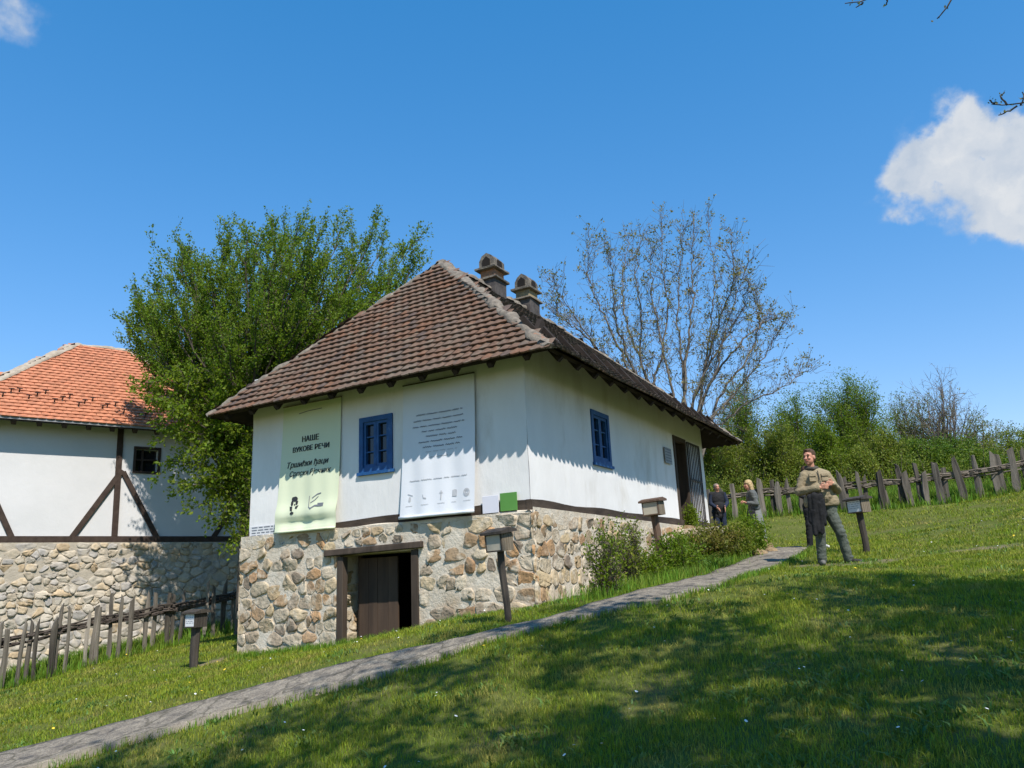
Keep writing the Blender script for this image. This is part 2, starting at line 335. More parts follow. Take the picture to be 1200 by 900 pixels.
# ------------------------------------------------------------------ ground
# main-house plan corners (walls at the foot of the plaster)
CB, LB, RB = V(.197, 11.90, 2.69), V(-4.91, 14.743, 2.62), V(4.71, 19.942, 2.75)
FD = unit((LB - CB) * V(1, 1, 0)); SD = unit((RB - CB) * V(1, 1, 0))
FN = V(FD[1], -FD[0], 0); FN = FN if FN[1] < 0 else -FN          # outward normals
SN = V(SD[1], -SD[0], 0)
LEN_F = np.linalg.norm((LB - CB)[:2]); LEN_S = np.linalg.norm((RB - CB)[:2])
BB = LB + SD * LEN_S
def fpt(u, z, off=0): return V(CB[0], CB[1], 0) + FD * u + FN * off + UP * z
def spt(u, z, off=0): return V(CB[0], CB[1], 0) + SD * u + SN * off + UP * z

GA, GB = .136, .0828
def plane_z(x, y):
    return GA * 30 * np.tanh(x / 30) + GB * 42 * np.tanh(y / 42)
ctrl = []
for u, z in ((5.95, .60), (4.8, .63), (3.4, .73), (2.1, .87), (.98, 1.19), (0, 1.30)):
    p = fpt(u, z, .25); ctrl.append((p[0], p[1], z))
for u, z in ((1.0, 1.30), (1.83, 1.33), (3.5, 1.62), (5.5, 1.95), (7.5, 2.12), (9.3, 2.2)):
    p = spt(u, z, .3); ctrl.append((p[0], p[1], z))
for px, py, Y in ((955, 662, 12.5), (595, 725, 9.9), (777, 676, 13.4), (1017, 651, 14.0), (228, 783, 13.6), (866, 608, 24.0), (1030, 597, 22.8), (1196, 577, 21.5), (20, 805, 15.4), (277, 742, 19.3),
                  (892, 644, 18.3), (930, 643, 15.7)):
    ctrl.append(tuple(at(px, py, Y)))
ctrl += [(0, 0, 0), (6, 0, .75), (-6, 0, -.8), (-6, 8, -.1), (7, 8, 1.5), (3, 6, .98), (-1.5, 7, .42), (0, 3, .27), (-12, 12, -.65), (14, 14, 2.9), (10, 30, 4.0), (0, 30, 2.7), (-10, 26, .9), (18, 22, 4.0)]
ctrl = np.array(ctrl); SIG = 3.2
_res = ctrl[:, 2] - plane_z(ctrl[:, 0], ctrl[:, 1])
_K = np.exp(-((ctrl[:, None, :2] - ctrl[None, :, :2]) ** 2).sum(-1) / (2 * SIG ** 2))
_w = np.linalg.solve(_K + .03 * np.eye(len(ctrl)), _res)
def gz(x, y):
    x = np.asarray(x, float); y = np.asarray(y, float); shp = x.shape
    xf, yf = x.ravel(), y.ravel(); out = np.empty(len(xf))
    for s in range(0, len(xf), 20000):
        d = (xf[s:s + 20000, None] - ctrl[:, 0]) ** 2 + (yf[s:s + 20000, None] - ctrl[:, 1]) ** 2
        out[s:s + 20000] = np.exp(-d / (2 * SIG ** 2)) @ _w
    q = np.stack([xf, yf, xf * 0], -1)
    out = out + plane_z(xf, yf) + .035 * vnoise(q, .9, 3, 2) + .012 * vnoise(q, 4., 5, 2)
    return out.reshape(shp)
def g1(x, y): return float(gz(np.array([x]), np.array([y]))[0])
def on_ground(px, py, lo=3., hi=60.):
    d = ray(px, py); ys = np.linspace(lo, hi, 1200); P = EYE[None] + d[None] * (ys / d[1])[:, None]
    below = P[:, 2] < gz(P[:, 0], P[:, 1]); k = int(np.argmax(below)) if below.any() else len(ys) - 1
    return P[k]
def G(px, Y):
    """ground point seen in column px at distance Y"""
    z = 1.5
    for _ in range(12):
        r_ = (px - 600) / F
        # pixel column is nearly vertical in the picture: solve x from the row the ground falls on
        d = ray(px, 680); x = d[0] / d[1] * Y; z = g1(x, Y)
        p = np.array([x, Y, z]) - EYE; zc = p @ _fw; py = 450 - F * (p @ CU) / zc
        d = ray(px, py); x = d[0] / d[1] * Y
    return V(x, Y, g1(x, Y))

MT['ground'] = mat('turf_soil', (.08, .105, .02), (.115, .125, .035), rough=.95, nscale=1.4, bump=.03, bscale=14, c3=(.13, .115, .05), c3scale=.8, c3lo=.55, c3hi=.75, spec=.05)
def build_ground():
    a = np.concatenate([-np.geomspace(400, 18, 22), np.linspace(-16, 18, 170), np.geomspace(20, 400, 22)])
    b = np.concatenate([-np.geomspace(300, 4, 18), np.linspace(-2, 32, 170), np.geomspace(33, 700, 26)])
    X, Y = np.meshgrid(a, b); Z = gz(X, Y)
    # the turf stays clear of the cellar of the old house
    nx, ny = len(a), len(b); idx = np.arange(nx * ny).reshape(ny, nx)
    fs = np.stack([idx[:-1, :-1], idx[:-1, 1:], idx[1:, 1:], idx[1:, :-1]], -1).reshape(-1, 4)
    o = add_obj('ground', raw_mesh('ground', np.stack([X, Y, Z], -1).reshape(-1, 3), fs, MT['ground'], True)); tag(o, kind='structure')
build_ground()

# path: both edges laid out on the ground, lofted
def resample(P, n):
    P = np.asarray(P); d = np.concatenate([[0], np.cumsum(np.linalg.norm(np.diff(P[:, :2], axis=0), axis=1))]); t = np.linspace(0, d[-1], n)
    return np.stack([np.interp(t, d, P[:, k]) for k in range(P.shape[1])], -1)
up_px = [(0, 888), (93, 864), (149, 848), (200, 834), (320, 804), (400, 783), (464, 768), (530, 754), (600, 737), (640, 729), (672, 719), (700, 709), (717, 705), (753, 694), (797, 685), (836, 673), (863, 663), (890, 652), (912, 643)]
lo_px = [(100, 893), (160, 874), (227, 857), (313, 831), (427, 805), (502, 783), (578, 757), (640, 741), (680, 729), (735, 717), (790, 706), (845, 692), (900, 671), (925, 661), (943, 652), (952, 645)]
PU = [on_ground(*p) for p in up_px]; PL = [on_ground(*p) for p in lo_px]
PU = [PU[0] + (PU[0] - PU[1]) * 3] + PU; PL = [PL[0] + (PL[0] - PL[1]) * 3] + PL
# end of the path behind the walker, hidden by him: it runs on a little uphill
PU, PL = np.array(PU), np.array(PL)
NP = 150
PUr, PLr = resample(PU, NP), resample(PL, NP)
PLr = PUr + (PLr - PUr) * .88
k_ = np.ones(5) / 5
PATH_POLY = np.vstack([PUr[:, :2], PLr[::-1, :2]])
MT['path'] = mat('grey_path', (.31, .27, .21), (.20, .172, .138), rough=.95, nscale=7, bump=.05, bscale=14, c3=(.11, .10, .088), c3scale=5.5, c3lo=.50, c3hi=.7, spec=.1)
def crack_path(mt):
    """irregular worn joints and grit in the path surface"""
    nt = mt.node_tree; N = nt.nodes; L = nt.links; b = N['Principled BSDF']; src = b.inputs['Base Color'].links[0].from_socket
    tc = N.new('ShaderNodeTexCoord'); nz = N.new('ShaderNodeTexNoise'); nz.inputs['Scale'].default_value = 3; nz.inputs['Detail'].default_value = 4; L.new(tc.outputs['Object'], nz.inputs['Vector'])
    ad = N.new('ShaderNodeMix'); ad.data_type = 'RGBA'; ad.blend_type = 'ADD'; ad.inputs[0].default_value = .5; L.new(tc.outputs['Object'], ad.inputs[6]); L.new(nz.outputs['Color'], ad.inputs[7])
    vo = N.new('ShaderNodeTexVoronoi'); vo.feature = 'DISTANCE_TO_EDGE'; vo.inputs['Scale'].default_value = 1.7; L.new(ad.outputs[2], vo.inputs['Vector'])
    mr = N.new('ShaderNodeMapRange'); mr.inputs[1].default_value = .0; mr.inputs[2].default_value = .045; mr.inputs[3].default_value = .75; mr.inputs[4].default_value = 0; L.new(vo.outputs['Distance'], mr.inputs[0])
    gr = N.new('ShaderNodeTexNoise'); gr.inputs['Scale'].default_value = 60; gr.inputs['Detail'].default_value = 3; L.new(tc.outputs['Object'], gr.inputs['Vector'])
    g2 = N.new('ShaderNodeMapRange'); g2.inputs[1].default_value = .35; g2.inputs[2].default_value = .65; g2.inputs[3].default_value = .7; g2.inputs[4].default_value = 1.25; L.new(gr.outputs['Fac'], g2.inputs[0])
    mu = N.new('ShaderNodeMix'); mu.data_type = 'RGBA'; mu.blend_type = 'MULTIPLY'; mu.inputs[0].default_value = 1; L.new(src, mu.inputs[6]); L.new(g2.outputs[0], mu.inputs[7])
    mx = N.new('ShaderNodeMix'); mx.data_type = 'RGBA'; L.new(mr.outputs[0], mx.inputs[0]); L.new(mu.outputs[2], mx.inputs[6]); mx.inputs[7].default_value = (.075, .07, .05, 1); L.new(mx.outputs[2], b.inputs['Base Color'])
crack_path(MT['path'])
MT['kerb'] = mat('concrete_edge', (.26, .22, .17), (.16, .14, .105), rough=.95, nscale=6, bump=.015, bscale=25)
def build_path():
    nc = 9; t = np.linspace(0, 1, nc)
    P = PUr[:, None, :] * (1 - t)[None, :, None] + PLr[:, None, :] * t[None, :, None]
    P[:, :, :2] += (.035 * vnoise(np.concatenate([P[:, :, :2], P[:, :, :1] * 0], -1), 2.2, 9, 2))[..., None] * np.where((t == 0) | (t == 1), 1, .3)[None, :, None]
    P[:, :, 2] = gz(P[:, :, 0], P[:, :, 1]) + .045 + .012 * vnoise(P, 3.0, 12, 3)
    lift = np.clip((38 - np.arange(NP)) / 25, 0, 1) * .035                    # the lower stretch stands on a low concrete edge
    P[:, -1, 2] += lift; P[:, -2, 2] += lift * .7
    o0 = P[:, :1] + (P[:, :1] - P[:, 1:2]) * .2; o1 = P[:, -1:] + (P[:, -1:] - P[:, -2:-1]) * .2; o0[..., 2] -= .14; o1[..., 2] -= .14; PP = np.concatenate([o0, P, o1], 1)
    idx = np.arange(NP * (nc + 2)).reshape(NP, nc + 2)
    fs = np.stack([idx[:-1, :-1], idx[:-1, 1:], idx[1:, 1:], idx[1:, :-1]], -1).reshape(-1, 4)
    o = add_obj('path', raw_mesh('path', PP.reshape(-1, 3), fs, MT['path'], True)); tag(o, kind='structure')
    # crumbling concrete edge on the downhill side
    q = resample(P[:48, -1], 240); t = np.gradient(q, axis=0) * V(1, 1, 0); t /= np.linalg.norm(t, axis=1)[:, None]; sd = np.stack([t[:, 1], -t[:, 0], t[:, 0] * 0], -1)
    nz = vnoise(q, 3.2, 17, 3); n2 = vnoise(q, 9., 18, 2); out = (.035 + .03 * nz + .014 * n2)[:, None]; fade = np.clip((240 - np.arange(240)) / 70, 0, 1)
    drop = (.02 + .03 * np.clip(nz + .3, 0, 1) + .008 * n2)
    rows = np.stack([q - sd * .06 + UP * .004, q + sd * out * .6 - UP * (.008 + .012 * np.abs(n2))[:, None], q + sd * (out + .02) - UP * (drop + .03)[:, None], q + sd * (out + .05) - UP * .2], 1)
    idx = np.arange(240 * 4).reshape(240, 4); fs = np.stack([idx[:-1, :-1], idx[:-1, 1:], idx[1:, 1:], idx[1:, :-1]], -1).reshape(-1, 4)
    o = add_obj('path_edge', raw_mesh('path_edge', rows.reshape(-1, 3), fs, MT['kerb'], True)); tag(o, kind='structure')
build_path()
def in_poly(px, py, poly):
    inside = np.zeros(len(px), bool); n = len(poly); j = n - 1
    for i in range(n):
        xi, yi = poly[i]; xj, yj = poly[j]
        c = ((yi > py) != (yj > py)); 
        with np.errstate(divide='ignore', invalid='ignore'):
            inside ^= c & (px < (xj - xi) * (py - yi) / (yj - yi + 1e-15) + xi)
        j = i
    return inside
HOUSE_POLY = np.array([fpt(-.2, 0, .12)[:2] + SN[:2] * -.0, fpt(LEN_F + .08, 0, .12)[:2], (BB)[:2], spt(LEN_S, 0, .06)[:2]])
# ------------------------------------------------------------------ builders for walls, stones, tiles
def wall_grid(mb, pf, n, u0, u1, z0, z1, openings=(), step=.12, amp=.012, seed=1, depth=.25, edge_fade=True):
    """plaster sheet with real openings (ua,ub,za,zb) and their reveals"""
    def lines(a, b, cuts):
        L = list(np.linspace(a, b, max(2, int((b - a) / step) + 1)))
        for c in cuts:
            if a < c < b:
                L = [x for x in L if abs(x - c) > step * .3]; L.append(c)
        L = sorted(L); L[0] = a; L[-1] = b; return np.array(L)
    us = lines(u0, u1, [c for o in openings for c in o[:2]]); zs = lines(z0, z1, [c for o in openings for c in o[2:]])
    U, Z = np.meshgrid(us, zs); B = pf(0, 0)
    P = B[None, None] + (pf(1, 0) - B)[None, None] * U[..., None] + UP * Z[..., None]
    d = amp * vnoise(P, 1.1, seed, 3)
    for (ua, ub, za, zb) in openings:
        d = d * (1 - ((U >= ua - .01) & (U <= ub + .01) & (Z >= za - .01) & (Z <= zb + .01)))
    P = P + n * d[..., None]
    nu = len(us); fs = []
    for j in range(len(zs) - 1):
        for i in range(nu - 1):
            uc, zc = (us[i] + us[i + 1]) / 2, (zs[j] + zs[j + 1]) / 2
            if any(o[0] < uc < o[1] and o[2] < zc < o[3] for o in openings): continue
            fs.append((j * nu + i, j * nu + i + 1, (j + 1) * nu + i + 1, (j + 1) * nu + i))
    mb.add(P.reshape(-1, 3), fs)
    for (ua, ub, za, zb) in openings:
        for (a, za_), (b, zb_) in (((ua, za), (ua, zb)), ((ub, za), (ub, zb)), ((ua, za), (ub, za)), ((ua, zb), (ub, zb))):
            q = [pf(a, za_), pf(b, zb_), pf(b, zb_) - n * depth, pf(a, za_) - n * depth]; mb.add(q, [(0, 1, 2, 3)])

def clip_poly(poly, p, nrm):
    out = []
    for i in range(len(poly)):
        a, b = poly[i], poly[(i + 1) % len(poly)]; da, db = (a - p) @ nrm, (b - p) @ nrm
        if da <= 0: out.append(a)
        if (da < 0 < db) or (db < 0 < da): out.append(a + (b - a) * (da / (da - db)))
    return out
def stones_rect(mb, pf, n, u0, u1, z0, z1, size=.22, aspect=1.5, seed=0, gap=(.008, .04), height=(.012, .05), zmin=None, off=0.0, skip=.06):
    """irregular rubble stones: Voronoi cells shrunk and rounded, each a small domed mesh"""
    R_ = np.random.default_rng(seed); S = []
    rows = max(1, int(round((z1 - z0) / size))); hh = (z1 - z0) / rows
    for r_ in range(rows):
        x = u0 + R_.uniform(-.3, .3) * size * aspect
        while x < u1 + size * aspect * .3:
            w = size * aspect * R_.choice([.4, .6, .9, 1.3, 1.9]); 
            S.append((x + w / 2, z0 + (r_ + .5) * hh + R_.uniform(-.3, .3) * hh, w)); x += w
    S = np.array(S)
    for k, (su, sz, w) in enumerate(S):
        if not (u0 < su < u1): continue
        if zmin is not None and sz < zmin(su) - .12: continue
        if R_.random() < skip: continue
        poly = [V(u0, z0), V(u1, z0), V(u1, z1), V(u0, z1)]; c = V(su, sz)
        dd = np.hypot((S[:, 0] - su) / aspect, S[:, 1] - sz); near = np.argsort(dd)[1:16]
        for j in near:
            q = S[j, :2]; mid = c + (q - c) * (.5 + .12 * (w - S[j, 2]) / (w + S[j, 2])); nr = V((q - c)[0] / aspect ** 1.1, (q - c)[1]); poly = clip_poly(poly, mid, unit(nr))
            if len(poly) < 3: break
        if len(poly) < 3: continue
        poly = np.array(poly); cen = poly.mean(0); g = R_.uniform(*gap); ext = np.abs(poly - cen).max(0)
        poly = cen + (poly - cen) * np.clip(1 - g / np.maximum(ext, .03), .45, 1)
        if ext.min() < .03: continue
        for it in range(2 if R_.random() < .35 else 1):              # corner cutting
            nx = np.roll(poly, -1, 0); t_ = .25 if it else .2
            poly = np.stack([poly * (1 - t_) + nx * t_, poly * t_ + nx * (1 - t_)], 1).reshape(-1, 2)
        m_ = len(poly); poly = poly + R_.normal(0, .009, poly.shape); h = R_.uniform(*height); tilt = R_.normal(0, .12, 2)
        B = pf(0, 0); E = pf(1, 0) - B
        rings = [(1.0, -.03), (.975, h * .5), (.91, h), (.5, h * 1.03)]; vs = []
        for s_, d in rings:
            q = cen + (poly - cen) * s_
            dd_ = d + ((q - cen) @ tilt) * (d > 0) + R_.normal(0, .004, m_) * (d > 0)
            vs.append(B + E * q[:, :1] + UP * q[:, 1:] + n * (dd_[:, None] + off))
        vs.append((B + E * cen[0] + UP * cen[1] + n * (h * 1.05 + off))[None])
        fs = [(i * m_ + a, i * m_ + (a + 1) % m_, (i + 1) * m_ + (a + 1) % m_, (i + 1) * m_ + a) for i in range(3) for a in range(m_)]
        fs += [(3 * m_ + a, 3 * m_ + (a + 1) % m_, 4 * m_) for a in range(m_)]
        mb.add(np.vstack(vs), fs)

def tile_plane(mb, e0, e1, top, tw=.165, ex=.165, seed=0, hip=.05, sag=0.0, point=.26, lip=.027, jit=1.0, camber=.013):
    """roof slope of overlapping round-ended clay tiles; polygon e0,e1,*top"""
    R_ = np.random.default_rng(seed)
    e0, e1 = np.asarray(e0), np.asarray(e1); ud = unit(e1 - e0); n = np.cross(ud, np.asarray(top[0]) - e0); n = unit(n); n = n if n[2] > 0 else -n
    vd = np.cross(n, ud); vd = vd if vd[2] > 0 else -vd
    poly2 = np.array([[(p - e0) @ ud, (p - e0) @ vd] for p in [e0, e1] + list(top)])
    vmax = poly2[:, 1].max(); L_ = poly2[1, 0]
    prof = np.linspace(-.5, .5, 7); rows = int(vmax / ex) + 1
    TL = ex * 1.75
    for r_ in range(-1, rows):
        v0 = r_ * ex - .05 if r_ >= 0 else -.012; off = (r_ % 2) * tw / 2; low = -.016 if r_ < 0 else 0.0
        us = np.arange(-tw, L_ + tw, tw) + off; us = us + R_.normal(0, .004, len(us)) * jit
        inside = in_poly(us, np.full(len(us), max(v0 + ex * .6, .02)), poly2)
        for u_ in us[inside]:
            dv = R_.normal(0, .006) * jit; rot = R_.normal(0, .022) * jit; dz = abs(R_.normal(0, .004)) * jit; w = tw * .98
            x = prof * w; c = camber * (1 - (2 * prof) ** 2)
            pt_ = .5 if r_ <= 0 and point > .2 else point; yb = -pt_ * tw * (1 - np.abs(2 * prof) ** 2.2) * .55 + .5 * pt_ * tw * .55
            wv = .010 * math.sin(u_ * 1.7 + v0 * 2.1 + seed) * jit - sag * math.sin(math.pi * min(max(u_ / L_, 0), 1)) * (1 - v0 / vmax)
            tt = []
            for y, z, cc in ((yb, lip * 1.15 - lip + .018 + dz, c), (yb, lip * 1.15 + .018 + dz, c), (np.full(7, min(ex * .95, vmax - v0 - .02)), .018, c), (np.full(7, min(TL, vmax - v0 - .01)), .0, c * .5)):
                P = e0 + ud * (u_ + x - (y * rot))[:, None] + vd * (v0 + dv + y + x * rot)[:, None] + n * (z + cc + wv + low)[:, None]
                tt.append(P)
            fs = [(k * 7 + a, k * 7 + a + 1, (k + 1) * 7 + a + 1, (k + 1) * 7 + a) for k in range(3) for a in range(6)]
            mb.add(np.vstack(tt), fs)
    return ud, vd, n

def lumpy_strip(mb, a, b, w, h, n, seed=0, seg=40, nn=9):
    """half-round run of mortar along a hip"""
    a, b = np.asarray(a), np.asarray(b); t = unit(b - a); side = unit(np.cross(t, n)); nn_ = np.cross(side, t)
    s = np.linspace(0, 1, seg); th = np.linspace(0, math.pi, nn)
    P = a + (b - a) * s[:, None, None] + side * (np.cos(th) * w)[None, :, None] + nn_ * (np.sin(th) * h - .05)[None, :, None]
    nz = vnoise(P, 4.5, seed, 3)[..., None]; dirv = side * np.cos(th)[None, :, None] + nn_ * np.sin(th)[None, :, None]
    P = P + dirv * nz * .075
    idx = np.arange(seg * nn).reshape(seg, nn)
    fs = np.stack([idx[:-1, :-1], idx[:-1, 1:], idx[1:, 1:], idx[1:, :-1]], -1).reshape(-1, 4)
    mb.add(P.reshape(-1, 3), fs); mb.add(np.vstack([P[0], P[-1]]), [tuple(range(nn)), tuple(range(nn, 2 * nn))])

# ------------------------------------------------------------------ the old house
HB = fpt(LEN_F / 2, g1(*fpt(LEN_F / 2, 0)[:2]))
house = thing('old_house', 'old whitewashed house with brown tiled hip roof on a rubble stone base', 'house', HB)

def build_house():
    H = house
    BT = 2.66                                       # top of the stone base
    # --- plastered walls with true openings
    win_f = (2.545, 3.255, 3.53, 4.48); win_s = (2.40, 3.20, 3.62, 4.585); door_s = (6.95, 7.80, 2.72, 4.71)
    bpt = lambda u, z, off=0: BB - FD * 0 + (RB - BB) * V(1, 1, 0) / LEN_F * u * 1.0 + UP * (z - BB[2]) + SD * off
    lpt = lambda u, z, off=0: V(LB[0], LB[1], 0) + SD * u + FD * off + UP * z
    mb = MB()
    wall_grid(mb, fpt, FN, 0, LEN_F, BT - .02, 5.6, [win_f], amp=.022, seed=3)
    wall_grid(mb, spt, SN, 0, LEN_S, BT - .02, 5.6, [win_s, door_s], amp=.026, seed=4)
    wall_grid(mb, lpt, FD, 0, LEN_S, .3, 5.6, [], step=.4, amp=.02, seed=5)
    wall_grid(mb, bpt, SD, 0, LEN_F, 1.2, 5.6, [], step=.4, amp=.02, seed=6)
    wl = mb.build('wall', MT['plaster'], H, smooth=True)
    # dark rooms behind the openings
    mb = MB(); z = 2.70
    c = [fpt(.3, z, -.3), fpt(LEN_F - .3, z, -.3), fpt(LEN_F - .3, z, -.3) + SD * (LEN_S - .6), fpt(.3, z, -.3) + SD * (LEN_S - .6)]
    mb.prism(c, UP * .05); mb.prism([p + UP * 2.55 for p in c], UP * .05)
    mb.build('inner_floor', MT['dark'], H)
    # --- sill beams at the foot of the plaster
    mb = MB(); N_ = 14
    for pf, L_, z0s, n in ((fpt, LEN_F, (2.655, 2.585), FN), (spt, LEN_S, (2.66, 2.70), SN)):
        seams = [-.03, L_ * .33, L_ * .68, L_ + .02]
        for s0, s1 in zip(seams[:-1], seams[1:]):
            uu = np.linspace(s0, s1, 9)
            f = uu / L_; zb = z0s[0] * (1 - f) + z0s[1] * f + .01 * np.sin(uu * 3.1); zt = zb + .145 + .008 * np.sin(uu * 2.3 + 1)
            of = .016 + .005 * np.sin(uu * 4)
            rings = np.array([[pf(u_, b_, -.06), pf(u_, b_, o_), pf(u_, t_, o_), pf(u_, t_, -.06)] for u_, b_, t_, o_ in zip(uu, zb, zt, of)])
            fs = [(i * 4 + a, i * 4 + (a + 1) % 4, (i + 1) * 4 + (a + 1) % 4, (i + 1) * 4 + a) for i in range(8) for a in range(4)] + [(0, 1, 2, 3), (32, 33, 34, 35)]
            mb.add(rings.reshape(-1, 3), fs)
    mb.build('sill_beam', MT['beam_wood'], H)
    # --- stone base, slightly battered, with a cellar doorway
    batter = lambda z: .05 + .06 * np.clip((2.6 - z) / 2.0, 0, 1.2)
    D0, D1, DZ0, DZ1 = 2.0, 3.655, .3, 2.19
    mbm = MB(); mbs = MB(); OFF = .075
    f2 = lambda u, z: fpt(u, z, OFF); s2 = lambda u, z: spt(u, z, OFF)
    wall_grid(mbm, f2, FN, -.09, LEN_F + .11, -.3, BT - .02, [(D0, D1, -.3, DZ1)], step=.055, amp=.018, seed=8, depth=.62)
    wall_grid(mbm, s2, SN, -.09, LEN_S, .6, BT + .03, [], step=.055, amp=.02, seed=9)
    # left flank and the mortar ledge on top of the base
    l2 = lambda u, z: V(LB[0], LB[1], 0) + FD * .11 - FN * 0 + SD * (u - .09) + UP * z
    wall_grid(mbm, l2, FD, 0, LEN_S * .5, -.3, BT - .02, [], step=.12, amp=.03, seed=10)
    for pf, L_, n in ((fpt, LEN_F + .11, FN), (spt, LEN_S, SN)):
        uu = np.linspace(-.09, L_, 60); zz = BT - .02 + .012 * np.sin(uu * 5); rows = [[pf(u_, z_ + .02, -.04) for u_, z_ in zip(uu, zz)], [pf(u_, z_ + .012, .03) for u_, z_ in zip(uu, zz)], [pf(u_, z_ - .035, .078) for u_, z_ in zip(uu, zz)]]
        m_ = 60; mbm.add(np.array(rows).reshape(-1, 3), [(r_ * m_ + i, r_ * m_ + i + 1, (r_ + 1) * m_ + i + 1, (r_ + 1) * m_ + i) for r_ in range(2) for i in range(m_ - 1)])
    gl = lambda u: g1(*fpt(u, 0, .2)[:2]); gs = lambda u: g1(*spt(u, 0, .2)[:2])
    stones_rect(mbs, f2, FN, D1 + .0, LEN_F + .13, .35, BT - .05, size=.215, aspect=1.4, seed=21, zmin=gl, off=.006, gap=(.003, .022), height=(-.004, .018), skip=.03)
    stones_rect(mbs, f2, FN, -.12, D0 - .01, .7, BT - .05, size=.215, aspect=1.4, seed=22, zmin=gl, off=.006, gap=(.003, .022), height=(-.004, .018), skip=.03)
    stones_rect(mbs, f2, FN, D0 - .01, D1, DZ1 + .12, BT - .05, size=.19, aspect=1.5, seed=23, off=.006, gap=(.003, .022), height=(-.004, .018), skip=.03)
    stones_rect(mbs, s2, SN, -.12, LEN_S, .9, BT - .03, size=.22, aspect=1.3, seed=24, zmin=gs, off=.006, gap=(.004, .028), height=(-.004, .017), skip=.06)
    lf = lambda u, z: l2(u, z)
    stones_rect(mbs, lf, FD, 0, 2.5, .3, BT - .05, size=.22, aspect=1.4, seed=25, off=.012)
    # stones of the left door jamb, seen past the frame
    jamb = lambda u, z: fpt(D1, z, OFF - u)
    stones_rect(mbs, jamb, -FD, .03, .6, .55, DZ1 - .05, size=.2, aspect=1.5, seed=26, off=.0, height=(.006, .02))
    sb = mbm.build('stone_base', MT['mortar'], H, smooth=True)
    mbs.build('rubble', MT['stone'], sb, smooth=True)
    # --- cellar doorway: frame, leaf, lintel
    mb = MB(); ln = [fpt(u_, 2.155 + .05 * (u_ < 2.2) * (2.2 - u_) / .3, .12) for u_ in (3.90, 1.90)]
    mb.bar(fpt(3.91, 2.225, .06), fpt(1.89, 2.275, .06), .19, .11, jit=.014)
    fr = MB(); fr2 = MB()
    fr.bar(fpt(3.585, .40, .045), fpt(3.585, 2.165, .045), .13, .13, up=FD, jit=.006)
    fr2.bar(fpt(2.065, .55, .045), fpt(2.065, 2.20, .045), .12, .13, up=FD, jit=.006)
    dfr = mb.build('lintel', MT['old_wood'], H, bevel=.012); fr.build('door_post', MT['old_wood'], H, bevel=.008); fr2.build('door_post', MT['old_wood'], H, bevel=.008)
    lf_ = MB(); x = 3.47
    for k in range(4):
        w = (.205, .19, .22, .20)[k]; lf_.obox(fpt(x, .45, -.25 + .004 * (k % 2)), -FD * (w - .008), -FN * .035, UP * 1.68); x -= w
    lf_.obox(fpt(3.45, 1.05, -.28), -FD * .76, FN * .025, UP * .09); lf_.obox(fpt(3.45, 1.78, -.28), -FD * .76, FN * .025, UP * .09)
    lf_.obox(fpt(3.53, .42, -.29), -FD * .05, -FN * .08, UP * 1.75)
    MT['door_wood'] = mat('cellar_door_boards', (.085, .056, .038), (.05, .034, .025), rough=.85, nscale=7, stretch=(1, 1, .1), bump=.0015, bscale=30)
    lf_.build('cellar_door', MT['door_wood'], H)
    hd = MB(); 
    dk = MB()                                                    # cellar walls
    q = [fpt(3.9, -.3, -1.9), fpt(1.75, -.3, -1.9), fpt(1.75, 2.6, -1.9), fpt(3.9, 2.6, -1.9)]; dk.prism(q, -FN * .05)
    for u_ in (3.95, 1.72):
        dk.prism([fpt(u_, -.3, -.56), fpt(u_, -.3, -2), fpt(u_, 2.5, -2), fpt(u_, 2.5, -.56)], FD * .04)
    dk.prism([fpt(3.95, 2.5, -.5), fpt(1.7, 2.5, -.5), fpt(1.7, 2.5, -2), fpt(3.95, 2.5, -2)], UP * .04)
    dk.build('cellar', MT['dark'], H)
    # --- windows
    def window(name, pf, n, ud, o, rec, shutter, label):
        ua, ub, za, zb = o; fw_ = .085; d = rec
        f = MB()
        for (a, b) in (((ua, za), (ua + fw_, zb)), ((ub - fw_, za), (ub, zb)), ((ua + fw_, zb - fw_), (ub - fw_, zb)), ((ua + fw_, za), (ub - fw_, za + fw_))):
            f.obox(pf(a[0], a[1], -d - .06), ud * (b[0] - a[0]), n * .085, UP * (b[1] - a[1]))
        w = f.build('window', MT['blue'], H, label=label)
        s = MB(); s.obox(pf(ua - .03, za - .045, -.02), ud * (ub - ua + .06), n * .075, UP * .05); s.build('sill', MT['blue'], w)
        um = (ua + ub) / 2; sash = MB()
        for a, b in ((ua + fw_, um - .003), (um + .003, ub - fw_)):
            t = .05
            for (p, q_) in (((a, za + fw_), (a + t, zb - fw_)), ((b - t, za + fw_), (b, zb - fw_)), ((a + t, zb - fw_ - t), (b - t, zb - fw_)), ((a + t, za + fw_), (b - t, za + fw_ + t))):
                sash.obox(pf(p[0], p[1], -d - .075), ud * (q_[0] - p[0]), n * .075, UP * (q_[1] - p[1]))
            hgt = zb - za - 2 * fw_
            for k in (1, 2):
                zc = za + fw_ + hgt * k / 3; sash.obox(pf(a + t, zc - .011, -d - .07), ud * (b - a - 2 * t), n * .055, UP * .022)
        sash.build('sash', MT['blue'], w)
        g = MB(); g.obox(pf(ua + fw_, za + fw_, -d - .066), ud * (ub - ua - 2 * fw_), n * .006, UP * (zb - za - 2 * fw_)); g.build('pane', MT['glass'], w)
        if shutter:                                             # iron bars in front of the panes
            b_ = MB()
            for k in range(1, 6): b_.tube([pf(ua + fw_ + (ub - ua - 2 * fw_) * k / 6, za + .05, -.035), pf(ua + fw_ + (ub - ua - 2 * fw_) * k / 6, zb - .05, -.035)], .007, 6)
            b_.build('bars', MT['iron'], w)
    window('window', fpt, FN, FD, win_f, -.005, False, 'blue framed window between the two banners')
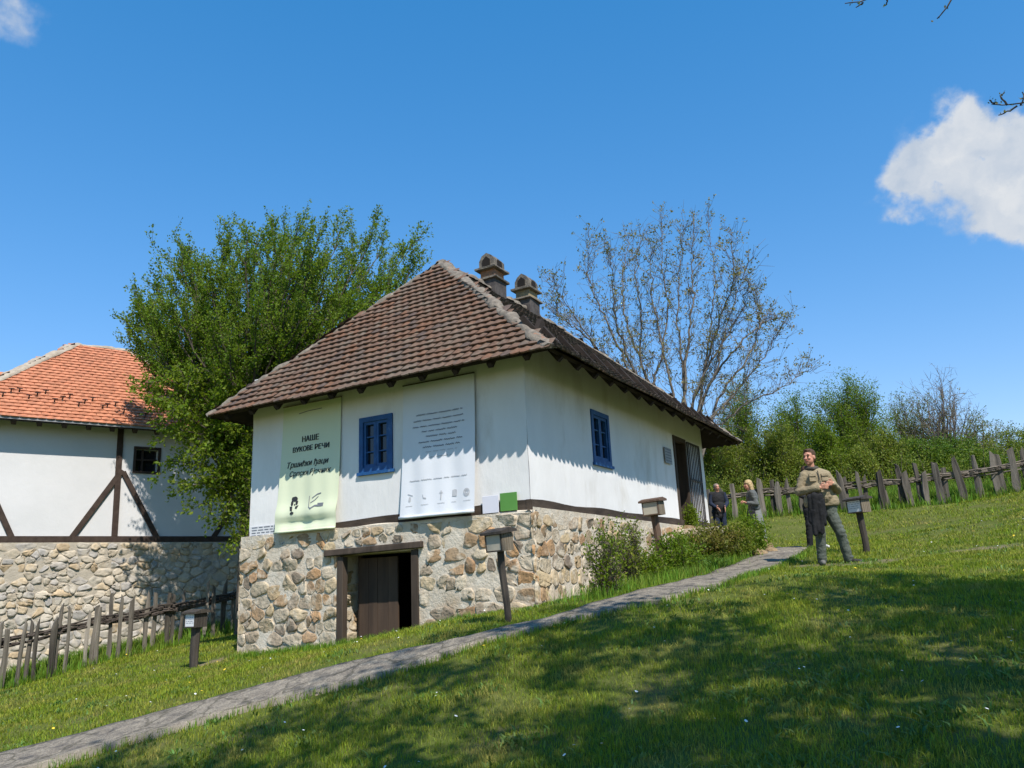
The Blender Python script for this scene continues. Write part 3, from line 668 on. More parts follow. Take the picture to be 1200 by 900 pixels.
    window('window', spt, SN, SD, win_s, .0, False, 'blue framed window beside the corner of the side wall')
    # --- side doorway: dark frame and a barred gate folded back on the wall
    f = MB(); ua, ub, za, zb = door_s
    f.obox(spt(ua - .03, za - .02, -.10), SD * .10, SN * .125, UP * (zb - za + .05)); f.obox(spt(ub - .05, za - .02, -.24), SD * .08, SN * .262, UP * (zb - za + .05)); f.obox(spt(ua + .07, zb - .07, -.10), SD * (ub - ua - .12), SN * .12, UP * .10)
    df = f.build('door_frame', MT['old_wood'], H, label='dark frame of the side doorway')
    lf2 = MB(); lf2.obox(spt(ub - .10, za, -.20), -SN * .68, SD * .04, UP * (zb - za - .08)); lf2.build('door', MT['old_wood'], H, label='dark plank door standing open inward')
    gt = MB(); g0, g1_ = 7.88, 8.80; gz0, gz1 = 2.73, 4.70
    for k in range(8):
        u_ = g0 + (g1_ - g0) * k / 7; gt.tube([spt(u_, gz0, .034), spt(u_, gz1, .034)], .014 if 0 < k < 7 else .020, 6)
    for z_ in (gz0 + .02, (gz0 + gz1) / 2 + .1, gz1 - .02): gt.bar(spt(g0 - .0, z_, .046), spt(g1_, z_, .046), .012, .04)
    gt.build('barred_gate', MT['iron'], H)
    st = MB(); st.obox(spt(6.85, 2.60, .0), SD * 1.1, SN * .22, UP * .09, jit=.01); st.build('threshold', MT['field_stone'], H, bevel=.01)

    # --- roof
    eL, eC, eR = V(-5.685, 14.475, 4.87), V(.575, 10.985, 4.885), V(5.76, 20.20, 4.85)
    eB = eL + (eR - eC); A_ = V(-1.321, 15.025, 7.95); rd = unit((eR - eC) * V(1, 1, 0)); A2 = A_ + rd * 5.35 - UP * .05
    mb = MB(); nF = tile_plane(mb, eL, eC, [A_], seed=31)[2]; tf = mb
    tfo = tf.build('roof', MT['tile_old'], H, smooth=False, recalc=False, label='front roof slope of reddish brown clay tiles')
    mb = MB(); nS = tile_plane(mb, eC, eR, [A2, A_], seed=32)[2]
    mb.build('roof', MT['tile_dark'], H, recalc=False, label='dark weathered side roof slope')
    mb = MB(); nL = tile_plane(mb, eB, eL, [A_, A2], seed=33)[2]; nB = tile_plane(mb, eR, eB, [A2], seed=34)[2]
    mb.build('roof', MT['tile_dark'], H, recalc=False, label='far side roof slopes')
    dk = MB()
    for (poly, n) in (([eL, eC, A_], nF), ([eC, eR, A2, A_], nS), ([eB, eL, A_, A2], nL), ([eR, eB, A2], nB)):
        cen_ = sum(poly) / len(poly); dk.prism([p + (cen_ - p) * .018 - n * .02 for p in poly], -n * .055)
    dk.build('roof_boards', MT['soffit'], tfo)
    hp = MB()
    for a, b, n, w, h, sd_ in ((eC, A_, unit(nF + nS), .115, .08, 1), (eL, A_, unit(nF + nL), .085, .06, 2), (A_, A2, unit(nS + nL), .13, .10, 3), (eR, A2, unit(nS + nB), .13, .09, 4), (eB, A2, unit(nL + nB), .13, .09, 5)):
        lumpy_strip(hp, a + n * .02, b + n * .03 + unit(b - a) * .05, w, h, n, sd_, seg=int(np.linalg.norm(b - a) / .07))
    hp.build('hip_mortar', MT['mortar_cap'], tfo, smooth=True)
    # rafter tails under the eaves
    for (a, b, inn, L_, cnt) in ((eL, eC, -FN, .62, 11), (eC, eR, -SN, .68, 16)):
        for k in range(cnt):
            p = a + (b - a) * ((k + .7) / (cnt + .4)) - UP * .10; q = p + inn * L_ + UP * L_ * (1.19 if inn is not None else 1)
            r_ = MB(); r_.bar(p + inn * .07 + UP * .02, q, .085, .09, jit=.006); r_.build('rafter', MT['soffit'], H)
    pl = MB(); pl.bar(fpt(-.05, 5.02, .10), fpt(LEN_F + .1, 5.0, .10), .14, .16); pl.bar(spt(-.05, 5.03, .10), spt(LEN_S + .3, 5.0, .10), .14, .16)
    # --- chimneys on the ridge
    def chimney(px, ytop, s, midmat, seed):
        ts = np.linspace(-.5, 4, 400); best = None
        for t in ts:
            p = A_ + rd * t; d = p - EYE; x = 600 + F * (d @ CR) / (d @ _fw)
            if best is None or abs(x - px) < best[0]: best = (abs(x - px), p)
        p = best[1]; d = p - EYE; dist = p[1]
        zt = at(px, ytop, dist)[2]; a = rd * V(1, 1, 0); b = V(a[1], -a[0], 0); hgt = zt - (p[2] - .45); z0 = p[2] - .45
        def ring(mb_, f0, f1, w, jit=.012, sq=1.15): mb_.obox(V(p[0], p[1], z0 + hgt * f0) - a * w * sq / 2 - b * w / 2, a * w * sq, b * w, UP * hgt * (f1 - f0), jit)
        m1 = MB(); ring(m1, 0, .52, s); body = m1.build('chimney', MT['soot'], H, bevel=.01)
        m2 = MB(); ring(m2, .52, .70, s * .86); m2.build('brickwork', midmat, body, bevel=.01)
        m3 = MB(); ring(m3, .50, .53, s * 1.28); ring(m3, .69, .72, s * 1.26); m3.build('tile_course', MT['cap_tile'], body, bevel=.006)
        m4 = MB(); w = s * .92; hw = w / 2; L2 = w * 1.15 / 2                         # little gabled hood of stacked tiles
        zc0, zc1, zc2 = z0 + hgt * .72, z0 + hgt * .88, z0 + hgt
        prof = [(-hw, zc0), (hw, zc0), (hw * .97, zc1 - .02), (hw * .62, zc1 + (zc2 - zc1) * .55), (0, zc2), (-hw * .62, zc1 + (zc2 - zc1) * .55), (-hw * .97, zc1 - .02)]
        R_ = np.random.default_rng(seed)
        for k in range(5):
            y0 = -L2 + 2 * L2 * k / 5; sc_ = 1 + R_.uniform(-.05, .05)
            q = [V(p[0], p[1], 0) + a * y0 + b * x * sc_ + UP * (z + R_.uniform(-.012, .012)) for x, z in prof]; m4.prism(q, a * (2 * L2 / 5 - .006))
        cp = m4.build('chimney_cap', MT['cap_tile'], body)
        m5 = MB(); q = V(p[0], p[1], 0) - a * (L2 + .012)
        m5.prism([q + b * x + UP * z for x, z in ((-hw * .5, zc0 + .02), (hw * .5, zc0 + .02), (hw * .5, zc1 - .02), (0, zc1 + .07), (-hw * .5, zc1 - .02))], -a * .006)
        m5.build('smoke_hole', MT['dark'], cp); m5 = MB(); q = V(p[0], p[1], 0) + b * (hw + .004)
        m5.prism([q + a * x + UP * z for x, z in ((-L2 * .5, zc0 + .03), (L2 * .5, zc0 + .03), (L2 * .4, zc1 - .01), (-L2 * .4, zc1 - .01))], b * .006)
        m5.build('smoke_hole', MT['dark'], cp)
    chimney(577.5, 300, .43, MT['brick'], 1); chimney(618, 324, .43, MT['chimney_tan'], 2)
build_house()

# ------------------------------------------------------------------ text helper (letters become flat meshes mapped onto a surface)
def text_mesh(s, size, shear=0):
    cu = bpy.data.curves.new('t', 'FONT'); cu.body = s; cu.size = size; cu.align_x = 'CENTER'; cu.shear = shear; cu.offset = 0.0
    o = bpy.data.objects.new('t', cu); COL.objects.link(o); dg = bpy.context.evaluated_depsgraph_get(); dg.update()
    me = o.evaluated_get(dg).to_mesh(); v = np.array([tuple(x.co) for x in me.vertices]); f = [tuple(p.vertices) for p in me.polygons]
    o.evaluated_get(dg).to_mesh_clear(); bpy.data.objects.remove(o); bpy.data.curves.remove(cu)
    return v, f
def stroke2(mb, pts, w, mapf):
    """flat ribbon along a 2D polyline mapped by mapf(s,t)"""
    p = np.asarray(pts, float); t = np.gradient(p, axis=0); t /= np.linalg.norm(t, axis=1)[:, None] + 1e-9; n = np.stack([-t[:, 1], t[:, 0]], -1) * w / 2
    vs = [mapf(*q) for q in np.vstack([p + n, p - n])]; m_ = len(p)
    mb.add(vs, [(i, i + 1, m_ + i + 1, m_ + i) for i in range(m_ - 1)])

def banner(name, label, u0, u1, z0, z1, mt, bow, roll, seed, decorate, fold=False):
    """cloth sheet hung on the front wall; s 0..1 across from the left, t 0..1 upward"""
    def off(s, t): return (.03 + (-.06 * math.exp(-((t - .06) / .022) ** 2) * math.sin(math.pi * min(max(s, 0), 1)) ** .5 + .03 * math.exp(-((t - .13) / .06) ** 2) if fold else 0)) + bow * (1 - t) ** 2 + .012 * math.sin(s * 9 + seed + t * 2.5) * (1 - .5 * t) + .008 * math.sin(s * 23 + t * 3) * (1 - t)
    def mp(s, t, lift=0.0): return fpt(u0 + (u1 - u0) * s - (.03 * (1 - t) if s > .5 else -.01 * (1 - t)) * 0, z0 + (z1 - z0) * t, off(s, t) + lift)
    base = fpt((u0 + u1) / 2, z0, .05); T = thing(name, label, 'banner', base, 'banners on the front wall')
    ns, nt = 24, 40; mb = MB()
    for lf in (0, -.006):
        P = np.array([[mp(i / ns, j / nt, lf) for i in range(ns + 1)] for j in range(nt + 1)]).reshape(-1, 3)
        mb.add(P, [(j * (ns + 1) + i, j * (ns + 1) + i + 1, (j + 1) * (ns + 1) + i + 1, (j + 1) * (ns + 1) + i) for j in range(nt) for i in range(ns)])
    mb.build('cloth', mt, T, smooth=True, recalc=False)
    rb = MB(); rb.tube([mp(x, 0, roll * .4) - UP * roll * .4 for x in np.linspace(0, 1, 9)], roll, 10); rb.build('bottom_roll', mt, T, smooth=True)
    tb = MB(); tb.bar(mp(0, 1), mp(1, 1), .03, .02); tb.build('top_batten', MT['grey_wood'], T)
    decorate(T, mp, u0 - u1, z1 - z0)

def put_text(mb, mp, s, sc, tc, width, W, Hh, shear=0, bold=0):
    v, f = text_mesh(s, 1.0, shear); w = v[:, 0].max() - v[:, 0].min(); k = width / w; cx = (v[:, 0].max() + v[:, 0].min()) / 2
    for d in ((0, 0),) if not bold else ((0, 0), (bold, 0), (-bold, 0), (0, bold * .5)):
        mb.add([mp(sc + ((x - cx) * k + d[0]) / W, tc + (y * k + d[1]) / Hh, .006 + abs(d[0]) * .05 + (d[1] > 0) * .0004) for x, y, _ in v], f)
def poly2(mb, mp, pts, lift=.006):
    mb.add([mp(s, t, lift) for s, t in pts], [tuple(range(len(pts)))])
def blob(c, rx, ry, n=14, seed=0, jit=.15):
    R_ = np.random.default_rng(seed); return [(c[0] + rx * math.cos(a) * (1 + R_.uniform(-jit, jit)), c[1] + ry * math.sin(a) * (1 + R_.uniform(-jit, jit))) for a in np.linspace(0, 2 * math.pi, n, endpoint=False)]

def deco_green(T, mp, W, Hh):
    W = abs(W); mb = MB()
    put_text(mb, mp, 'НАШЕ', .50, .69, .40, W, Hh, bold=.006); mb.build('lettering', MT['ink'], T, recalc=False); mb = MB(); put_text(mb, mp, 'ВУКОВЕ РЕЧИ', .51, .615, .86, W, Hh, bold=.006)
    mb.build('lettering', MT['ink'], T, recalc=False)
    mb = MB(); put_text(mb, mp, 'Тршићки ђаци', .47, .495, .98, W, Hh, shear=.25, bold=.004); mb.build('script_lettering', MT['ink'], T, recalc=False); mb = MB(); put_text(mb, mp, 'Српски Рјечник', .52, .425, .98, W, Hh, shear=.3, bold=.002)
    mb.build('script_lettering', MT['ink'], T, recalc=False)
    mb = MB()                                       # small portrait emblem of a man
    poly2(mb, mp, blob((.29, .245), .055, .020, seed=1)); poly2(mb, mp, blob((.255, .215), .022, .024, seed=2)); poly2(mb, mp, blob((.335, .215), .020, .018, seed=3), .0065)
    poly2(mb, mp, [(.22, .19), (.27, .185), (.28, .15), (.24, .155)]); poly2(mb, mp, [(.32, .185), (.37, .195), (.35, .165), (.32, .17)]); poly2(mb, mp, blob((.28, .135), .03, .012, seed=4)); poly2(mb, mp, blob((.305, .20), .012, .007, seed=5), .0068)
    mb.build('portrait_emblem', MT['ink'], T, recalc=False)
    mb = MB(); bk = [(.55, .255), (.56, .17), (.59, .155), (.66, .175), (.80, .172)]; stroke2(mb, bk, .012, lambda s, t: mp(s, t, .006))
    stroke2(mb, [(.60, .235), (.68, .262), (.74, .268)], .008, lambda s, t: mp(s, t, .006)); stroke2(mb, [(.58, .20), (.64, .215), (.70, .245)], .007, lambda s, t: mp(s, t, .006))
    stroke2(mb, [(.70, .188), (.80, .186)], .010, lambda s, t: mp(s, t, .006)); mb.build('book_emblem', MT['faint_ink'], T, recalc=False)
    mb = MB(); stroke2(mb, [(.28, .925), (.45, .935), (.68, .938)], .006, lambda s, t: mp(s, t, .006)); mb.build('top_line', MT['faint_ink'], T, recalc=False)
def scribble(mb, mp, s0, s1, t, hgt, seed, w=.010):
    """handwriting-like words in one line"""
    R_ = np.random.default_rng(seed); s = s0
    while s < s1:
        L_ = min(R_.uniform(.06, .16), s1 - s); n = max(4, int(L_ / .011)); x = np.linspace(s, s + L_, n); y = t + hgt * (np.where(np.arange(n) % 2, 1, 0) * R_.uniform(.4, 1.0, n))
        stroke2(mb, np.stack([x, y], -1), w * .5, lambda a, b: mp(a, b, .006)); s += L_ + .022
def deco_white(T, mp, W, Hh):
    mb = MB()
    for k, (a, b, t) in enumerate(((.20, .84, .745), (.16, .86, .700), (.15, .86, .655), (.28, .78, .615), (.34, .74, .575), (.24, .84, .535), (.30, .80, .495))): mb = MB(); scribble(mb, mp, a, b, t, .011, k, .013); mb.build('script_line', MT['faint_ink'], T, recalc=False)
    for a in ((.34, .76, .46, .006, 11, .008), (.38, .68, .42, .006, 12, .008), (.12, .92, .255, .008, 13, .011)): mb = MB(); scribble(mb, mp, *a); mb.build('small_line', MT['pale_ink'], T, recalc=False)
    for k, (s0, s1) in enumerate(((.08, .18), (.30, .40), (.52, .62), (.70, .76), (.86, .96))): mb = MB(); scribble(mb, mp, s0, s1, .075, .004, 20 + k, .006); mb.build('small_line', MT['pale_ink'], T, recalc=False)
    th = np.linspace(0, 2 * math.pi, 20); f = lambda a, b: mp(a, b, .006)
    def logo(mk):
        mb = MB(); mk(mb); mb.build('logo', MT['pale_ink'], T, recalc=False)
    logo(lambda mb: (stroke2(mb, np.stack([.90 + .035 * np.cos(th), .135 + .023 * np.sin(th)], -1), .012, f), stroke2(mb, np.stack([.90 + .017 * np.cos(th), .135 + .011 * np.sin(th)], -1), .008, f)))
    logo(lambda mb: poly2(mb, mp, [(.705, .115), (.765, .115), (.765, .16), (.735, .165), (.705, .16)]))
    logo(lambda mb: (stroke2(mb, [(.565, .10), (.565, .165)], .014, f), stroke2(mb, [(.545, .15), (.585, .15)], .01, f)))
    logo(lambda mb: stroke2(mb, [(.32, .15), (.33, .125), (.37, .12)], .009, f))
    logo(lambda mb: (poly2(mb, mp, blob((.13, .125), .016, .02, seed=7)), stroke2(mb, [(.10, .165), (.17, .15)], .006, f)))
banner('banner', 'long yellowish green cloth banner with dark lettering on the front wall', 5.04, 3.66, 2.66, 4.93, MT['banner_green'], .13, .02, 1, deco_green, True)
banner('banner', 'wide white cloth banner with lines of script beside the front window', 2.305, .892, 2.71, 4.90, MT['banner_white'], .13, .026, 4, deco_white)

# boards and papers on the walls
def board(name, label, cat, pf, n, ud, u0, u1, z0, z1, mt, th=.012, off=.03, lines=0, lean=0.0, frame=None):
    b = pf((u0 + u1) / 2, z0, off); T = thing(name, label, cat, b)
    mb = MB(); mb.obox(pf(u0, z0, off), ud * (u1 - u0), UP * (z1 - z0) - n * lean, n * th); mb.build('panel', mt, T, bevel=.002)
    if lines:
        W = u1 - u0
        for k in range(lines):
            lb = MB()
            zz = z1 - (z1 - z0) * (k + .8) / (lines + .6); R_ = np.random.default_rng(k + lines); s = .08
            while s < .9:
                L_ = min(R_.uniform(.06, .2), .92 - s); lb.obox(pf(u0 + W * s, zz, off + th + .001), ud * W * L_, UP * (z1 - z0) / (lines * 3.2), n * .002); s += L_ + .04
            lb.build('text_line', MT['faint_ink'], T)
    if frame:
        f = MB(); t = .018
        for a, b_, c, d in ((u0, u1, z1 - t, z1), (u0, u1, z0, z0 + t), (u0, u0 + t, z0 + t, z1 - t), (u1 - t, u1, z0 + t, z1 - t)): f.obox(pf(a, c, off + th + .001), ud * (b_ - a), UP * (d - c), n * .006)
        f.build('frame', frame, T)
board('notice_sheet', 'white printed notice sheet at the lower left corner of the front wall', 'notice', fpt, FN, FD, 5.80, 5.05, 2.60, 2.82, MT['paper'], .006, .035, lines=4)
board('blank_board', 'small blank white board leaning under the wall beside the green board', 'board', fpt, FN, FD, .80, .515, 2.655, 2.915, MT['board_lilac'], .012, .05)
board('green_board', 'small green square board on the sill beam near the house corner', 'board', fpt, FN, FD, .485, .195, 2.665, 2.935, MT['board_green'], .015, .05)
board('wall_plaque', 'small grey plaque on the side wall left of the barred gate', 'plaque', spt, SN, SD, 6.19, 6.63, 4.02, 4.37, MT['metal'], .015, .03, lines=5)
# ------------------------------------------------------------------ the neighbouring house on the left
LA = at(0, 631, 18.0) * V(1, 1, 0); LD = unit(V(.788, .616, 0)); LN = V(LD[1], -LD[0], 0)
def lw(px, py, off=0.0):
    """(u, z) where the line of sight through a photo point meets the left house's front (moved out by off)"""
    d = ray(px, py); A0 = LA + LN * off; t = ((A0 - EYE * V(1, 1, 0)) @ LN) / (d @ LN); X = EYE + d * t
    return float((X - A0) @ LD), float(X[2])
def lpt_(u, z, off=0.0): return LA + LD * u + LN * off + UP * z
def build_left_house():
    uR = lw(287, 630)[0]; zb = .5 * (lw(0, 632)[1] + lw(280, 636)[1]); OV = .5
    ze = .5 * (lw(0, 484, OV)[1] + lw(195, 504, OV)[1]); uE1 = uR + OV
    best = None
    for D in np.linspace(1.5, 6, 200):
        (a, za), (b, zb_) = lw(88, 403, OV - D), lw(150, 411, OV - D)
        e = abs((uE1 - b) - D)
        if best is None or e < best[0]: best = (e, D, a, b, (za + zb_) / 2)
    _, D, uA, uB, zr = best; uE0 = uA - D; uL = uE0 + OV; DEP = 2 * (D - OV) 
    T = thing('timbered_house', 'white timbered house with orange tiled roof and pale stone ground floor at the left', 'house', lpt_((uL + uR) / 2, g1(*lpt_((uL + uR) / 2, 0)[:2])))
    wpx, wpy = lw(160, 526), lw(184, 553); win = (wpx[0], wpy[0], wpy[1], wpx[1])
    mb = MB(); wall_grid(mb, lpt_, LN, uL, uR, zb, ze + OV * (zr - ze) / D - .06, [win], step=.35, amp=.008, seed=3, depth=.3)
    side = lambda u, z, off=0: LA + LD * uR - LN * u + UP * z; sideL = lambda u, z, off=0: LA + LD * uL - LN * u + UP * z
    wall_grid(mb, side, LD, 0, DEP, zb, ze + OV * (zr - ze) / D - .06, [], step=.5, amp=.008, seed=4); wall_grid(mb, sideL, -LD, 0, DEP, zb, ze + OV * (zr - ze) / D - .06, [], step=.5, amp=.008, seed=5)
    mb.build('wall', MT['plaster_far'], T, smooth=True)
    mb = MB(); OFF = .06; f2 = lambda u, z: lpt_(u, z, OFF)
    zlo = -1.2
    wall_grid(mb, f2, LN, uL, uR + .05, zlo, zb - .03, [], step=.12, amp=.02, seed=6)
    s2 = lambda u, z: LA + LD * (uR + .05) - LN * (u - OFF) + UP * z; wall_grid(mb, s2, LD, 0, DEP, zlo, zb - .03, [], step=.3, amp=.02, seed=7)
    sb = mb.build('stone_base', MT['mortar_pale'], T, smooth=True)
    ms = MB(); gl = lambda u: g1(*lpt_(u, 0)[:2]) - .1
    u_vis = lw(-60, 630)[0]
    stones_rect(ms, f2, LN, u_vis, uR + .06, -.6, zb - .04, size=.155, aspect=1.6, seed=41, gap=(.003, .014), height=(.006, .034), zmin=gl, skip=.01)
    ms.build('rubble', MT['stone_pale'], sb, smooth=True)
    # timber frame
    def timber(name, pts, w=.13, sub=None):
        m_ = MB(); (a, za), (b, zb_) = pts; m_.bar(lpt_(a, za, .012), lpt_(b, zb_, .012), w if abs(b - a) < abs(zb_ - za) * 3 else .08, .08 if abs(b - a) < abs(zb_ - za) * 3 else w, up=LN if abs(b - a) < abs(zb_ - za) * 3 else UP, jit=.003)
        m_.build(name, MT['timber'], T, bevel=.004)
    timber('sill_beam', ((uL, zb + .04), (uR + .02, zb + .04)), .16)
    up_, zp = lw(141, 632)[0], zb + .12
    timber('post', ((lw(139, 560)[0], zp), (lw(141, 505)[0], ze + .3)), .13)
    timber('post', ((uR - .06, zp), (uR - .06, ze + .3)), .15)
    for a, b in (((143, 551), (83, 631)), ((144, 553), (184, 631)), ((-22, 551), (14, 631)), ((-24, 551), (-70, 631)), ((284, 577), (249, 631))): timber('brace', (lw(*a), lw(*b)), .12)
    timber('post', ((lw(-23, 632)[0], zp), (lw(-22, 505)[0], ze + .3)), .13)
    f = MB(); a0, a1, z0, z1 = win; t = .06
    for p, q in (((a0 - t, z1), (a1 + t, z1 + t)), ((a0 - t, z0 - t), (a1 + t, z0)), ((a0 - t, z0), (a0, z1)), ((a1, z0), (a1 + t, z1))): f.obox(lpt_(p[0], p[1], -.03), LD * (q[0] - p[0]), LN * .06, UP * (q[1] - p[1]))
    w = f.build('window', MT['timber'], T); 
    g = MB(); g.obox(lpt_(a0, z0, -.2), LD * (a1 - a0), LN * .02, UP * (z1 - z0)); g.build('pane', MT['glass'], w)
    sh = MB(); sh.obox(lpt_(a0 + .28 * (a1 - a0) , z0, -.12), LD * .05, LN * .04, UP * (z1 - z0)); sh.obox(lpt_(a0, (z0 + z1) / 2, -.12), LD * (a1 - a0), LN * .035, UP * .045); sh.build('glazing_bar', MT['timber'], w)
    # roof
    e0, e1 = lpt_(uE0, ze, OV), lpt_(uE1, ze, OV); r0, r1 = lpt_(uA, zr, OV - D), lpt_(uB, zr, OV - D)
    b0, b1 = lpt_(uE0, ze, OV - 2 * D), lpt_(uE1, ze, OV - 2 * D)
    mb = MB(); n = tile_plane(mb, e0, e1, [r1, r0], tw=.18, ex=.155, seed=51, jit=.35, point=.12, lip=.020, camber=.008)[2]
    rf = mb.build('roof', MT['tile_new'], T, recalc=False)
    mb = MB(); n1 = tile_plane(mb, e1, b1, [r1], tw=.18, ex=.155, seed=52, jit=.35, point=.12, lip=.02, camber=.008)[2]; n0 = tile_plane(mb, b0, e0, [r0], tw=.18, ex=.155, seed=53, jit=.35, point=.12)[2]; tile_plane(mb, b1, b0, [r0, r1], tw=.3, ex=.25, seed=54)
    mb.build('end_slopes', MT['tile_new'], rf, recalc=False)
    dk = MB()
    for poly in ([e0, e1, r1, r0], [e1, b1, r1], [b0, e0, r0], [b1, b0, r0, r1]): dk.prism([p - UP * .03 for p in poly], -UP * .07)
    dk.build('roof_boards', MT['timber'], rf)
    hp = MB(); hh = .11
    for a, b, nn in ((e0, r0, unit(n + n0)), (e1, r1, unit(n + n1)), (r0, r1, UP)): lumpy_strip(hp, a, b + UP * .02, hh * (1.5 if a is e0 else .8), .08, nn, 5, seg=60)
    hp.build('ridge_mortar', mat('pale_ridge_mortar', (.42, .36, .28), (.30, .25, .19), rough=.95, nscale=7, bump=.02, bscale=14), rf, smooth=True)
    ed = MB(); ed.bar(e0 - UP * .02 + LN * .02, e1 - UP * .02 + LN * .02, .02, .09); ed.build('eaves_strip', MT['metal'], rf)
    for k in range(14):
        u_ = uE0 + .6 + k * (uE1 - uE0 - 1) / 13; m_ = MB(); m_.bar(lpt_(u_, ze - .13, OV - .03), lpt_(u_, ze + .35, -.1), .10, .12); m_.build('rafter', MT['timber'], T)
    vd = unit(r0 - e0 - LD * ((r0 - e0) @ LD))
    for zx, zy in ((10, 310), (45, 292), (80, 292), (120, 320), (155, 310), (190, 300), (228, 335), (262, 325), (292, 315), (330, 350), (355, 340), (388, 330), (430, 362), (450, 355), (485, 348), (520, 380), (610, 395)):
        d = ray(zx / 3.6, 380 + zy / 3.6); P = EYE + d * (((e0 - EYE) @ n) / (d @ n))
        m_ = MB(); m_.bar(P + n * .03 - vd * .05, P + n * .03 + vd * .05, .03, .012, up=n); m_.bar(P + n * .025, P + n * .15, .03, .012, up=vd); m_.bar(P + n * .14 - LD * .06, P + n * .14 + LD * .06, .015, .02, up=n)
        m_.build('snow_guard', MT['iron'], rf)
build_left_house()

# ------------------------------------------------------------------ info posts
def info_post(label, base, top, yaw, s, h, post_w, wood, dark, paper, lines, pl=.22):
    """weathered little case on a leaning post; yaw turns its paper front to the left of the viewer"""
    base = np.array(base); base[2] = g1(base[0], base[1]) - .12; top = np.asarray(top)
    T = thing('info_post', label, 'info post', base + UP * .12, 'little display cases on posts around the old house')
    mb = MB(); n = 7; t = np.linspace(0, 1, n)[:, None]; pts = base + (top - base) * t + np.stack([.006 * np.sin(t[:, 0] * 7 + yaw * 9), .0 * t[:, 0], t[:, 0] * 0], -1)
    mb.tube(pts, np.linspace(post_w * .5, post_w * .55, n), 8); mb.build('post', wood, T)
    ax = unit(top - base); va = math.atan2(top[0], top[1])                # viewing azimuth
    fa = va + math.pi + yaw; f = V(math.sin(fa), math.cos(fa), 0); f = unit(f - ax * (f @ ax)); r = np.cross(f, ax); r = unit(r)      # r: to the viewer's left
    r = -r if r[0] > 0 else r
    c = top; d = s * pl / .22
    bx = MB(); bx.obox(c - r * s / 2 - f * d / 2, r * s, f * d, ax * h); box = bx.build('case', dark, T, bevel=.004)
    pp = MB(); pp.obox(c - r * s * .45 + f * (d / 2 + .002) + ax * h * .08, r * s * .9, f * .004, ax * h * .84); pp.build('paper', paper, box)
    fr = MB(); 
    for a, b, q0, q1 in ((-.5, -.45, 0, 1), (.45, .5, 0, 1), (-.45, .45, 0, .07), (-.45, .45, .93, 1)): fr.obox(c + r * s * a + f * (d / 2 + .001) + ax * h * q0, r * s * (b - a), f * .014, ax * h * (q1 - q0))
    fr.build('frame', wood, box)
    R_ = np.random.default_rng(lines)
    for k in range(lines):
        lb = MB(); x = -.36
        while x < .3:
            L_ = min(R_.uniform(.08, .25), .36 - x); lb.obox(c - r * s * (x + L_) + f * (d / 2 + .0065) + ax * h * (.80 - .62 * k / lines), r * s * L_, f * .001, ax * h * .035); x += L_ + .06
        lb.build('text_line', MT['faint_ink'], box)
    sl = MB()                                              # planks on the flank
    for k in range(5): sl.obox(c - r * (s / 2 + .006) - f * (d / 2 - d * (k + .08) / 5), -r * .008 * -1, f * d * .17, ax * h * .96)
    sl.build('side_planks', dark, box)
    rf = MB(); ov = .045; pr = [(-d / 2 - ov, h + .005), (d / 2 + ov, h - .01), (d / 2 + ov, h + .02), (0, h + .062), (-d / 2 - ov, h + .035)]
    rf.prism([c - r * (s / 2 + ov) + f * y + ax * z for y, z in pr], r * (s + 2 * ov)); rf.build('roof', wood, box)
info_post('leaning grey info post with plank case in front of the rubble wall near the corner', at(596.5, 726, 9.9), at(586.5, 646, 9.85), math.radians(36), .235, .215, .085, MT['sign_dark'], MT['sign_wood'], MT['old_paper'], 0)
info_post('short black info post with white sheet by the left fence', at(227, 783, 13.6), at(229.5, 735, 13.6), math.radians(50), .24, .225, .135, MT['sign_dark'], MT['sign_dark'], MT['paper'], 5)
info_post('tall brown info post among the shrubs along the side wall', at(778, 676, 13.4), at(767, 604, 13.4), math.radians(21), .28, .225, .115, MT['sign_brown'], MT['sign_wood'], MT['old_paper'], 0)
info_post('tilted dark info post on the lawn right of the walking man', at(1017, 651, 14.0), at(1007.5, 601, 14.0), math.radians(30), .27, .225, .105, MT['sign_dark'], MT['sign_wood'], MT['paper'], 4)

